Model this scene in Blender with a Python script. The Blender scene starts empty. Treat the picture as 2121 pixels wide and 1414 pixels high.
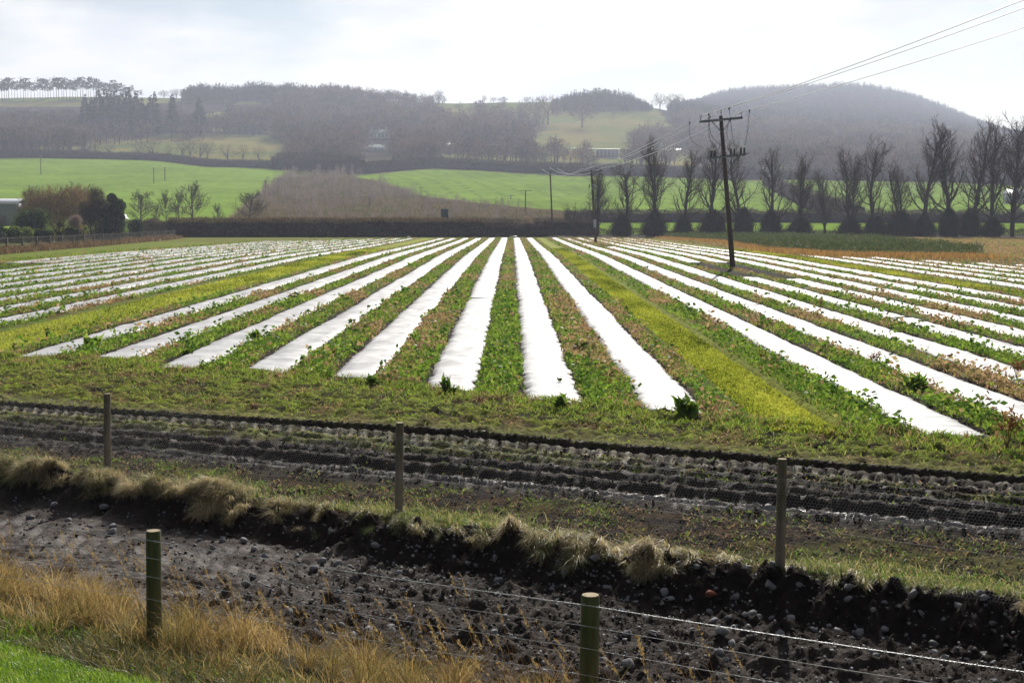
import bpy, math, random
import numpy as np
R = math.radians
rng = np.random.default_rng(7)
random.seed(7)
scene = bpy.context.scene
COL = scene.collection

# ------------------------------------------------------------------ camera
CAMH = 3.42
FPX = 2946.0                      # focal length in photo pixels (50 mm on a 36 mm sensor)
PITCH = math.atan((707 - 440) / FPX)
cam_d = bpy.data.cameras.new('camera'); cam_d.lens = 50.0; cam_d.sensor_width = 36.0
cam_d.clip_start = 0.1; cam_d.clip_end = 9000
cam = bpy.data.objects.new('camera', cam_d); COL.objects.link(cam)
cam.location = (0, 0, CAMH); cam.rotation_euler = (math.pi / 2 - PITCH, 0, 0)
scene.camera = cam

# ------------------------------------------------------------------ sun and sky
SUN_EL, SUN_AZ = 31.0, 9.5        # degrees; azimuth measured from +Y towards +X
sv = (math.sin(R(SUN_AZ)) * math.cos(R(SUN_EL)), math.cos(R(SUN_AZ)) * math.cos(R(SUN_EL)), math.sin(R(SUN_EL)))
sun_d = bpy.data.lights.new('sun', 'SUN'); sun_d.energy = 5.0; sun_d.angle = R(0.6); sun_d.color = (1.0, 0.95, 0.87)
sun = bpy.data.objects.new('sun', sun_d); COL.objects.link(sun)
import mathutils
sun.rotation_euler = mathutils.Vector(sv).to_track_quat('Z', 'Y').to_euler()

world = bpy.data.worlds.new('World'); scene.world = world; world.use_nodes = True
nt = world.node_tree; nt.nodes.clear()
def N(tree, t, **kw):
    n = tree.nodes.new(t)
    for k, v in kw.items():
        if k in n.inputs.keys() if hasattr(n.inputs, 'keys') else False: n.inputs[k].default_value = v
        else: setattr(n, k, v)
    return n
out = N(nt, 'ShaderNodeOutputWorld'); bg = N(nt, 'ShaderNodeBackground'); nt.links.new(bg.outputs[0], out.inputs[0])
sky = N(nt, 'ShaderNodeTexSky', sky_type='NISHITA', sun_disc=False)
sky.sun_elevation = R(SUN_EL); sky.sun_rotation = R(SUN_AZ); sky.dust_density = 0.4; sky.air_density = 1.0
sky_s = N(nt, 'ShaderNodeVectorMath', operation='SCALE'); sky_s.inputs['Scale'].default_value = 0.05
nt.links.new(sky.outputs[0], sky_s.inputs[0])
tc = N(nt, 'ShaderNodeTexCoord')
mp = N(nt, 'ShaderNodeMapping'); mp.inputs['Scale'].default_value = (1.0, 1.0, 3.2); mp.inputs['Location'].default_value = (0.35, 0.1, 0.25)
nt.links.new(tc.outputs['Generated'], mp.inputs[0])
nz = N(nt, 'ShaderNodeTexNoise'); nz.inputs['Scale'].default_value = 4.2; nz.inputs['Detail'].default_value = 9.0; nz.inputs['Roughness'].default_value = 0.52
nt.links.new(mp.outputs[0], nz.inputs['Vector'])
cr = N(nt, 'ShaderNodeValToRGB'); cr.color_ramp.elements[0].position = 0.40; cr.color_ramp.elements[1].position = 0.53
gp = N(nt, 'ShaderNodeVectorMath', operation='DOT_PRODUCT'); gp.inputs[1].default_value = mathutils.Vector((-0.27, 1.0, 0.125)).normalized()
nt.links.new(tc.outputs['Generated'], gp.inputs[0])
gm_ = N(nt, 'ShaderNodeMapRange', interpolation_type='SMOOTHSTEP'); gm_.inputs['From Min'].default_value = 0.984; gm_.inputs['From Max'].default_value = 1.0; gm_.inputs['To Max'].default_value = 0.13
nt.links.new(gp.outputs['Value'], gm_.inputs['Value'])
gs = N(nt, 'ShaderNodeMath', operation='SUBTRACT'); nt.links.new(nz.outputs[0], gs.inputs[0]); nt.links.new(gm_.outputs[0], gs.inputs[1])
nt.links.new(gs.outputs[0], cr.inputs[0])
nz2 = N(nt, 'ShaderNodeTexNoise'); nz2.inputs['Scale'].default_value = 6.5; nz2.inputs['Detail'].default_value = 8.0
nt.links.new(mp.outputs[0], nz2.inputs['Vector'])
ccol = N(nt, 'ShaderNodeValToRGB')      # shading inside the cloud deck
ccol.color_ramp.elements[0].position = 0.40; ccol.color_ramp.elements[0].color = (0.80, 0.83, 0.88, 1)
ccol.color_ramp.elements[1].position = 0.55; ccol.color_ramp.elements[1].color = (1, 0.995, 0.985, 1)
nt.links.new(nz2.outputs[0], ccol.inputs[0])
dot = N(nt, 'ShaderNodeVectorMath', operation='DOT_PRODUCT'); dot.inputs[1].default_value = sv
nt.links.new(tc.outputs['Generated'], dot.inputs[0])
mr = N(nt, 'ShaderNodeMapRange'); mr.inputs['From Min'].default_value = 0.2; mr.inputs['From Max'].default_value = 0.92
mr.inputs['To Min'].default_value = 0.10; mr.inputs['To Max'].default_value = 0.69; mr.interpolation_type = 'SMOOTHSTEP'
nt.links.new(dot.outputs['Value'], mr.inputs['Value'])
csc = N(nt, 'ShaderNodeVectorMath', operation='SCALE')
nt.links.new(ccol.outputs[0], csc.inputs[0]); nt.links.new(mr.outputs[0], csc.inputs['Scale'])
mix = N(nt, 'ShaderNodeMix', data_type='RGBA')
nt.links.new(cr.outputs[0], mix.inputs['Factor']); nt.links.new(sky_s.outputs[0], mix.inputs[6]); nt.links.new(csc.outputs[0], mix.inputs[7])
nt.links.new(mix.outputs[2], bg.inputs[0]); bg.inputs[1].default_value = 1.0

vs = scene.view_settings; vs.view_transform = 'Standard'; vs.look = 'None'; vs.gamma = 1; vs.exposure = 0.5
scene.cycles.max_bounces = 6; scene.cycles.volume_bounces = 0; scene.cycles.transparent_max_bounces = 4

# ------------------------------------------------------------------ helpers: numbers
_perm = rng.permutation(4096)
_g = rng.normal(size=(4096, 2)); _g /= np.linalg.norm(_g, axis=1)[:, None]
def perlin(x, y):
    x = np.asarray(x, float); y = np.asarray(y, float)
    xi = np.floor(x).astype(np.int64); yi = np.floor(y).astype(np.int64); xf = x - xi; yf = y - yi
    def gr(a, b, dx, dy):
        h = _perm[(_perm[(a) & 4095] + b) & 4095]; g = _g[h]
        return g[..., 0] * dx + g[..., 1] * dy
    u = xf**3 * (xf * (xf * 6 - 15) + 10); v = yf**3 * (yf * (yf * 6 - 15) + 10)
    n00 = gr(xi, yi, xf, yf); n10 = gr(xi + 1, yi, xf - 1, yf); n01 = gr(xi, yi + 1, xf, yf - 1); n11 = gr(xi + 1, yi + 1, xf - 1, yf - 1)
    return (n00 * (1 - u) + n10 * u) * (1 - v) + (n01 * (1 - u) + n11 * u) * v
def fbm(x, y, sc, oc=4, seed=0):
    x = np.asarray(x) / sc + seed * 17.3; y = np.asarray(y) / sc - seed * 9.7; a = 1.0; t = 0
    for _ in range(oc):
        t = t + a * perlin(x, y); a *= 0.5; x = x * 2.03 + 5.1; y = y * 2.03 - 3.7
    return t
def sst(a, b, x):
    t = np.clip((np.asarray(x, float) - a) / (b - a), 0, 1); return t * t * (3 - 2 * t)

# ------------------------------------------------------------------ terrain height
TX, TY = 0.8325, -0.554          # direction of the fences, towards the right and nearer
NX, NY = 0.554, 0.8325           # away from the camera
def S(x, y): return x * NX + y * NY
def RR(x, y): return x * TX + y * TY
def SR(s, r): return s * NX + r * TX, s * NY + r * TY
def s_top(r): return np.interp(r, [-30, -17, -14.5, -11.7, -9.5, -6.9, -3, 8], [11.5, 11.6, 11.85, 12.0, 12.08, 12.2, 12.5, 12.8])
_PX = np.array([-900, 0, 300, 600, 900, 1200, 1350, 1500, 1620, 1690, 1760, 1840, 1950, 2040, 2121, 3000.])
_PD = np.array([262, 330, 430, 560, 700, 850, 1000, 1250, 1500, 1800, 2500, 3400.])
_PY = np.array([
 [488, 455, 425, 395, 360, 330, 306, 262, 206, 236, 290, 330],
 [488, 455, 425, 395, 360, 330, 306, 262, 203, 236, 290, 330],
 [488, 455, 425, 397, 362, 334, 308, 264, 203, 236, 290, 330],
 [488, 458, 430, 402, 368, 343, 312, 262, 203, 240, 290, 330],
 [488, 460, 432, 400, 362, 337, 312, 268, 212, 242, 290, 330],
 [488, 462, 435, 404, 370, 349, 322, 275, 212, 240, 280, 330],
 [488, 462, 436, 408, 374, 352, 326, 282, 222, 232, 262, 320],
 [488, 462, 436, 412, 380, 357, 332, 292, 262, 240, 200, 300],
 [488, 462, 437, 414, 382, 360, 335, 298, 270, 244, 197, 295],
 [488, 462, 438, 415, 383, 361, 337, 301, 275, 247, 192, 292],
 [488, 462, 438, 416, 384, 362, 338, 304, 280, 250, 188, 290],
 [488, 462, 439, 417, 386, 365, 341, 308, 286, 256, 200, 292],
 [488, 462, 440, 418, 388, 368, 344, 312, 292, 272, 236, 300],
 [488, 462, 440, 419, 390, 370, 347, 316, 300, 288, 276, 318],
 [488, 462, 440, 420, 392, 372, 350, 320, 306, 302, 306, 340],
 [488, 462, 440, 420, 395, 375, 355, 330, 318, 320, 350, 380.]])
_DG = np.arange(255, 3400, 5.0)
_ZC = []
for row in _PY:
    zz = np.interp(_DG, _PD, CAMH + _PD * (440 - row) / FPX)
    k = np.exp(-0.5 * (np.arange(-12, 13) / 6.0)**2); k /= k.sum()
    zp = np.pad(zz, 12, mode='edge'); zz = np.convolve(zp, k, mode='valid'); _ZC.append(zz)
_ZC = np.array(_ZC)
_PG = np.arange(-900, 3001, 15.0)            # resample the bearings finely and smooth them so that no crease shows
_ZC = np.stack([np.interp(_PG, _PX, _ZC[:, j]) for j in range(_ZC.shape[1])], 1)
_kk = np.exp(-0.5 * (np.arange(-6, 7) / 2.2)**2); _kk /= _kk.sum()
_ZC = np.stack([np.convolve(np.pad(_ZC[:, j], 6, mode='edge'), _kk, mode='valid') for j in range(_ZC.shape[1])], 1); _PX = _PG
def zfar(x, y):
    px = 1060.5 + FPX * x / np.maximum(y, 100); px = np.clip(px, -900, 3000)
    ci = np.clip(np.searchsorted(_PX, px) - 1, 0, len(_PX) - 2); f = (px - _PX[ci]) / (_PX[ci + 1] - _PX[ci])
    d = np.clip((np.maximum(y, 255) - 255) / 5.0, 0, len(_DG) - 1.001); di = d.astype(int); df = d - di
    a = _ZC[ci, di] * (1 - df) + _ZC[ci, di + 1] * df; b = _ZC[ci + 1, di] * (1 - df) + _ZC[ci + 1, di + 1] * df
    return a * (1 - f) + b * f + fbm(x, y, 120, 3, 3) * np.clip((y - 300) / 300, 0, 1) * 2.0
def zfield(x, y):
    y = np.asarray(y, float)
    return np.interp(y, [0, 108, 125, 155, 212, 245, 262], [0, 0, -.09, -.33, -.68, -.75, -.8]) + 0 * x
def zbase(x, y):
    x = np.asarray(x, float); y = np.asarray(y, float)
    s = S(x, y); r = RR(x, y); st = s_top(r)
    zl = np.interp(s, [-6, 0, 6.16, 6.5, 7.2, 7.55, 8.3, 9.0, 10.5, 12], [1.9, 1.9, .36, .27, .08, .03, -.08, -.20, -.26, -.28])
    zf = np.where(y < 262, zfield(x, y), zfar(x, y))
    w = sst(0, 1, (s - (st - .62)) / .6)
    return np.where(y < 60, zl * (1 - w) + zf * w, zf)
def Z(x, y): return float(zbase(np.array([x]), np.array([y]))[0])
def ray(px, py):
    u = (px - 1060.5) / FPX; v = (707 - py) / FPX
    return np.array([u, math.cos(PITCH) + v * math.sin(PITCH), -math.sin(PITCH) + v * math.cos(PITCH)])
def hit(px, py, ymax=3000):
    d = ray(px, py); d = d / d[1]
    ys = np.concatenate([np.arange(6, 60, .02), np.arange(60, 300, .2), np.arange(300, ymax, 2.)])
    zr = CAMH + d[2] * ys; zt = zbase(d[0] * ys, ys); k = np.argmax(zr <= zt)
    if not (zr <= zt).any(): k = len(ys) - 1
    return float(d[0] * ys[k]), float(ys[k]), float(zt[k])
def XD(px, D, py=440):           # world X of a photo column at forward distance D
    d = ray(px, py); return float(d[0] / d[1] * D)
def ZD(py, D):
    d = ray(1060, py); return float(CAMH + d[2] / d[1] * D)

# ------------------------------------------------------------------ helpers: meshes
def mesh_np(name, V, F, mat, rnd=None, smooth=False, parent=None, col=None, link=True, extra=None):
    """F: list of (n,k) index arrays (k may differ)"""
    me = bpy.data.meshes.new(name)
    V = np.ascontiguousarray(V, dtype=np.float32); me.vertices.add(len(V)); me.vertices.foreach_set('co', V.ravel())
    if isinstance(F, np.ndarray): F = [F]
    F = [f for f in F if len(f)]
    loops = np.concatenate([f.ravel() for f in F]).astype(np.int32)
    tot = np.concatenate([np.full(len(f), f.shape[1], np.int32) for f in F])
    st = np.concatenate([[0], np.cumsum(tot)[:-1]]).astype(np.int32)
    me.loops.add(len(loops)); me.loops.foreach_set('vertex_index', loops)
    me.polygons.add(len(tot)); me.polygons.foreach_set('loop_start', st); me.polygons.foreach_set('loop_total', tot)
    if smooth: me.polygons.foreach_set('use_smooth', np.ones(len(tot), bool))
    me.update(calc_edges=True)
    if rnd is not None:
        a = me.attributes.new('rnd', 'FLOAT', 'POINT'); a.data.foreach_set('value', np.ascontiguousarray(rnd, dtype=np.float32))
    if col is not None:
        a = me.attributes.new('zone', 'FLOAT_COLOR', 'POINT')
        c = np.ones((len(V), 4), np.float32); c[:, :3] = col; a.data.foreach_set('color', c.ravel())
    for k, v in (extra or {}).items():
        a = me.attributes.new(k, 'FLOAT', 'POINT'); a.data.foreach_set('value', np.ascontiguousarray(v, dtype=np.float32))
    if mat is not None:
        for m in (mat if isinstance(mat, (list, tuple)) else [mat]): me.materials.append(m)
    o = bpy.data.objects.new(name, me)
    if link: COL.objects.link(o)
    if parent is not None: o.parent = parent
    return o
class MB:
    def __init__(s): s.V = []; s.F = {}; s.n = 0; s.R = []
    def add(s, V, F, rnd=0.5):
        V = np.asarray(V, float); F = F if isinstance(F, list) else [F]
        for f in F:
            f = np.asarray(f, int); s.F.setdefault(f.shape[1], []).append(f + s.n)
        s.V.append(V); s.n += len(V); s.R.append(np.full(len(V), rnd) if np.isscalar(rnd) else rnd); return s
    def box(s, c, h, ax=None, rnd=.5):
        c = np.asarray(c, float); h = np.asarray(h, float) / 2
        A = np.eye(3) if ax is None else np.asarray(ax, float)
        v = np.array([[i, j, k] for i in (-1, 1) for j in (-1, 1) for k in (-1, 1)]) * h
        return s.add(c + v @ A, np.array([[0, 1, 3, 2], [4, 6, 7, 5], [0, 4, 5, 1], [2, 3, 7, 6], [0, 2, 6, 4], [1, 5, 7, 3]]), rnd)
    def bar(s, a, b, w, t, rnd=.5, up=(0, 0, 1)):
        a = np.asarray(a, float); b = np.asarray(b, float); d = b - a; L = np.linalg.norm(d); d /= L
        u = np.cross(d, up); 
        if np.linalg.norm(u) < 1e-3: u = np.cross(d, (1, 0, 0))
        u /= np.linalg.norm(u); v = np.cross(u, d)
        return s.box((a + b) / 2, (L, w, t), np.array([d, u, v]), rnd)
    def tube(s, pts, rad, n=8, rnd=.5, cap=True):
        pts = np.asarray(pts, float); m = len(pts); rad = np.full(m, rad) if np.isscalar(rad) else np.asarray(rad, float)
        T = np.gradient(pts, axis=0); T /= np.linalg.norm(T, axis=1)[:, None] + 1e-12
        ref = np.array([0, 0, 1.]) if abs(T[0][2]) < .9 else np.array([1., 0, 0])
        U = np.cross(T, ref); U /= np.linalg.norm(U, axis=1)[:, None]; W = np.cross(T, U)
        an = np.arange(n) / n * 2 * math.pi
        V = (pts[:, None, :] + rad[:, None, None] * (np.cos(an)[None, :, None] * U[:, None, :] + np.sin(an)[None, :, None] * W[:, None, :])).reshape(-1, 3)
        i = np.arange(m - 1)[:, None] * n; j = np.arange(n)[None, :]; j2 = (j + 1) % n
        q = np.stack([i + j, i + j2, i + n + j2, i + n + j], -1).reshape(-1, 4)
        F = [q]
        if cap: F += [np.arange(n)[::-1][None, :].copy(), (np.arange(n) + (m - 1) * n)[None, :]]
        return s.add(V, F, rnd)
    def build(s, name, mat, parent=None, smooth=False, link=True):
        F = [np.concatenate(v) for v in s.F.values()]
        return mesh_np(name, np.concatenate(s.V), F, mat, np.concatenate(s.R), smooth, parent, link=link)
def tag(o, label=None, cat=None, group=None, kind=None):
    if label: o['label'] = label
    if cat: o['category'] = cat
    if group: o['group'] = group
    if kind: o['kind'] = kind
    return o
def empty(name, loc, rz=0.0, label=None, cat=None, group=None):
    o = bpy.data.objects.new(name, None); COL.objects.link(o); o.location = loc; o.rotation_euler = (0, 0, rz); o.empty_display_size = .2
    return tag(o, label, cat, group)
CH = {}
def copy_tree(root, parent=None):
    c = root.copy(); COL.objects.link(c)
    if parent is not None: c.parent = parent
    for ch in list(root.children): copy_tree(ch, c)
    return c

def blades(P, L, W, az, lean, curve, rnd, base_z=None):
    """grass blades / leaves: P (n,3); L length; W width; az direction of lean; lean radians from vertical at base; curve extra at tip. returns V,F,r"""
    n = len(P); b = lambda a: np.broadcast_to(np.asarray(a, float), (n,))
    L, W, az, lean, curve = map(b, (L, W, az, lean, curve))
    dx, dy = np.cos(az), np.sin(az)
    ta = rng.uniform(0, math.pi, n); wx, wy = np.cos(ta), np.sin(ta)
    def step(ang, l): return np.stack([dx * np.sin(ang) * l, dy * np.sin(ang) * l, np.cos(ang) * l], -1)
    m = P + step(lean, L * .5); t = m + step(lean + curve, L * .5)
    w = np.stack([wx, wy, 0 * wx], -1) * (W / 2)[:, None]
    V = np.stack([P - w * .7, P + w * .7, m + w, m - w, t], 1).reshape(-1, 3)
    i = np.arange(n)[:, None] * 5
    return V, [i + np.array([[0, 1, 2, 3]]), i + np.array([[3, 2, 4]])], np.repeat(b(rnd), 5)
def slivers(P, D, L, W, rnd):
    """thin triangles (twigs) from P along D"""
    n = len(P); D = D / (np.linalg.norm(D, axis=1)[:, None] + 1e-9)
    q = rng.normal(size=(n, 3)); s_ = np.cross(D, q); s_ /= np.linalg.norm(s_, axis=1)[:, None] + 1e-9
    W = np.broadcast_to(W, (n,)); L = np.broadcast_to(L, (n,))
    V = np.stack([P - s_ * W[:, None] / 2, P + s_ * W[:, None] / 2, P + D * L[:, None]], 1).reshape(-1, 3)
    return V, np.arange(n * 3).reshape(-1, 3), np.repeat(np.broadcast_to(rnd, (n,)), 3)
def leaves(P, sz, rnd, flat=.5):
    """small quads with random orientation"""
    n = len(P); a = rng.normal(size=(n, 3)); a[:, 2] *= flat; a /= np.linalg.norm(a, axis=1)[:, None]
    q = rng.normal(size=(n, 3)); b_ = np.cross(a, q); b_ /= np.linalg.norm(b_, axis=1)[:, None]
    sz = np.broadcast_to(sz, (n,))[:, None]
    V = np.stack([P - a * sz * .5, P + b_ * sz * .3, P + a * sz * .5, P - b_ * sz * .3], 1).reshape(-1, 3)
    return V, np.arange(n * 4).reshape(-1, 4), np.repeat(np.broadcast_to(rnd, (n,)), 4)
def segs(A, B, ra, rb, k=3):
    """prisms for many segments"""
    n = len(A); d = B - A; d /= np.linalg.norm(d, axis=1)[:, None] + 1e-9
    ref = np.where(np.abs(d[:, 2:3]) < .9, np.array([[0, 0, 1.]]), np.array([[1., 0, 0]]))
    u = np.cross(d, ref); u /= np.linalg.norm(u, axis=1)[:, None]; w = np.cross(d, u)
    an = np.arange(k) / k * 2 * math.pi
    ring = np.cos(an)[None, :, None] * u[:, None, :] + np.sin(an)[None, :, None] * w[:, None, :]
    V = np.concatenate([A[:, None] + ring * np.reshape(ra, (-1, 1, 1)), B[:, None] + ring * np.reshape(rb, (-1, 1, 1))], 1).reshape(-1, 3)
    j = np.arange(k); q = np.stack([j, (j + 1) % k, k + (j + 1) % k, k + j], -1)
    F = (np.arange(n)[:, None, None] * 2 * k + q[None]).reshape(-1, 4)
    return V, F
def scatter(variants, pos, rot, scl, rnd=None):
    """merge many transformed copies; variants list of (V,F list,r)"""
    MBo = MB(); n = len(pos); pick = rng.integers(0, len(variants), n); scl = np.asarray(scl)
    if scl.ndim == 1: scl = np.stack([scl, scl, scl], -1)
    for k, (V, F, r) in enumerate(variants):
        ix = np.where(pick == k)[0]
        if not len(ix): continue
        c, s_ = np.cos(rot[ix]), np.sin(rot[ix]); v = V[None] * scl[ix][:, None, :]
        x = v[..., 0] * c[:, None] - v[..., 1] * s_[:, None]; y = v[..., 0] * s_[:, None] + v[..., 1] * c[:, None]
        W = np.stack([x, y, v[..., 2]], -1) + pos[ix][:, None, :]
        FF = [(f[None] + (np.arange(len(ix)) * len(V))[:, None, None]).reshape(-1, f.shape[1]) for f in (F if isinstance(F, list) else [F])]
        rr = np.broadcast_to(r[None], (len(ix), len(V)))
        if rnd is not None: rr = np.clip(rr * .5 + rnd[ix][:, None] * .5, 0, 1)
        MBo.add(W.reshape(-1, 3), FF, rr.reshape(-1))
    return MBo

# ------------------------------------------------------------------ helpers: materials
def newmat(name):
    m = bpy.data.materials.new(name); m.use_nodes = True; t = m.node_tree; t.nodes.clear(); return m, t
def ramp(t, fac, stops):
    n = t.nodes.new('ShaderNodeValToRGB'); e = n.color_ramp.elements
    while len(e) < len(stops): e.new(0.5)
    for k, (p, c) in enumerate(stops): e[k].position = p; e[k].color = (*c, 1)
    t.links.new(fac, n.inputs[0]); return n.outputs[0]
def attr(t, name): 
    n = t.nodes.new('ShaderNodeAttribute'); n.attribute_name = name; return n
def noise(t, sc, det=5, rough=.55, vec=None, mapping=None):
    n = t.nodes.new('ShaderNodeTexNoise'); n.inputs['Scale'].default_value = sc; n.inputs['Detail'].default_value = det; n.inputs['Roughness'].default_value = rough
    if vec is None:
        g = t.nodes.new('ShaderNodeTexCoord'); vec = g.outputs['Object']
    if mapping:
        m = t.nodes.new('ShaderNodeMapping'); m.inputs['Scale'].default_value = mapping; t.links.new(vec, m.inputs[0]); vec = m.outputs[0]
    t.links.new(vec, n.inputs['Vector']); return n.outputs[0]
def mixc(t, f, a, b, mode='MIX'):
    n = t.nodes.new('ShaderNodeMix'); n.data_type = 'RGBA'; n.blend_type = mode
    for s_, v in ((0, f), (6, a), (7, b)):
        if isinstance(v, (int, float)): n.inputs[s_].default_value = v
        elif isinstance(v, tuple): n.inputs[s_].default_value = (*v, 1)
        else: t.links.new(v, n.inputs[s_])
    return n.outputs[2]
def bump(t, h, strength, dist):
    n = t.nodes.new('ShaderNodeBump'); n.inputs['Strength'].default_value = strength; n.inputs['Distance'].default_value = dist
    t.links.new(h, n.inputs['Height']); return n.outputs[0]
def leafmat(name, stops, trans=.5, gloss=.04, tcol=1.0):
    m, t = newmat(name); c = ramp(t, attr(t, 'rnd').outputs['Fac'], stops)
    d = t.nodes.new('ShaderNodeBsdfDiffuse'); tr = t.nodes.new('ShaderNodeBsdfTranslucent'); t.links.new(c, d.inputs[0])
    tc_ = mixc(t, 1.0, c, (tcol, tcol, tcol * .8), 'MULTIPLY'); t.links.new(tc_, tr.inputs[0])
    mx = t.nodes.new('ShaderNodeMixShader'); mx.inputs[0].default_value = trans; t.links.new(d.outputs[0], mx.inputs[1]); t.links.new(tr.outputs[0], mx.inputs[2])
    res = mx.outputs[0]
    if gloss:
        g = t.nodes.new('ShaderNodeBsdfGlossy'); g.inputs['Roughness'].default_value = .38; m2 = t.nodes.new('ShaderNodeMixShader'); m2.inputs[0].default_value = gloss
        t.links.new(res, m2.inputs[1]); t.links.new(g.outputs[0], m2.inputs[2]); res = m2.outputs[0]
    o = t.nodes.new('ShaderNodeOutputMaterial'); t.links.new(res, o.inputs[0]); return m
def pmat(name, col, rough=.8, spec=.3, metal=0, nsc=0, namp=.25, bsc=0, bst=.3, bd=.01, mapping=None):
    m, t = newmat(name); b_ = t.nodes.new('ShaderNodeBsdfPrincipled'); o = t.nodes.new('ShaderNodeOutputMaterial'); t.links.new(b_.outputs[0], o.inputs[0])
    b_.inputs['Base Color'].default_value = (*col, 1); b_.inputs['Roughness'].default_value = rough; b_.inputs['Specular IOR Level'].default_value = spec; b_.inputs['Metallic'].default_value = metal
    if nsc:
        n = noise(t, nsc, 5, .6, mapping=mapping); lo = tuple(x * (1 - namp) for x in col); hi = tuple(min(1, x * (1 + namp)) for x in col)
        t.links.new(ramp(t, n, [(.3, lo), (.7, hi)]), b_.inputs['Base Color'])
    if bsc: t.links.new(bump(t, noise(t, bsc, 5, .6, mapping=mapping), bst, bd), b_.inputs['Normal'])
    return m
# ================================================================== ground
MOSS = [(-13.5, 2.0), (4.55, 1.05), (21.5, 1.3)]
BEDS_L = [(-11.2, 33.2), (-9.25, 32.7), (-7.3, 30.6), (-5.3, 30.1), (-3.25, 28.7), (-1.2, 27.0), (.73, 25.3), (2.8, 23.9)]
BEDS_R = [(6.78, 21.3), (8.68, 20.2), (10.55, 18.5), (12.4, 18.5), (14.25, 18.5), (16.1, 18.5), (17.95, 18.5), (19.8, 18.5)]
BEDS_LL = [(-15.9 - 1.95 * k, 30.0) for k in range(10)]
BEDS_RR = [(23.4 + 1.9 * k, 40.0) for k in range(8)]
BW = 1.0
def headY(x): return np.interp(x, [-60, -14, -11, -9, -7, -5, -3, -1, 1, 3, 7, 9, 40], [34, 34, 33.2, 32.6, 30.6, 30, 28.7, 27, 25.2, 23.8, 21, 20, 20])
def far_end(x): return np.interp(x, [-40, -30, -20, 0, 20, 40], [190, 205, 224, 232, 228, 228])
def inpoly(x, y, P):
    P = np.asarray(P, float); c = np.zeros(np.shape(x), bool); j = len(P) - 1
    for i in range(len(P)):
        xi, yi = P[i]; xj, yj = P[j]
        cc = ((yi > y) != (yj > y)) & (x < (xj - xi) * (y - yi) / (yj - yi + 1e-12) + xi); c ^= cc; j = i
    return c
def qn(x, y):                    # across the tyre tracks, 0 (near edge) .. 3.7 (far edge); rr runs along them
    q = x * .4226 + y * .9063; rr = x * .9063 - y * .4226
    top = 19.0 + .4 * np.exp(-((rr + 10.5) / 4.5)**2); bot = 15.33 + .2 * sst(-10, -17, rr) if False else 15.33 + .2 * np.clip((-rr - 10) / 7, 0, 1)
    q = q + .05 * perlin(x * .5, y * .5)
    return (q - bot) / (top - bot) * 3.7, rr
bedc = np.array([b[0] for b in BEDS_L + BEDS_R + BEDS_LL + BEDS_RR])
def bed_dist(x):
    xs = np.sort(bedc); i = np.clip(np.searchsorted(xs, x), 1, len(xs) - 1)
    return np.minimum(np.abs(x - xs[i - 1]), np.abs(x - xs[i]))
def lump(x, y, sc, seed=0): # rounded lumps with sharp valleys
    return np.abs(fbm(x, y, sc, 3, seed)) 
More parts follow.
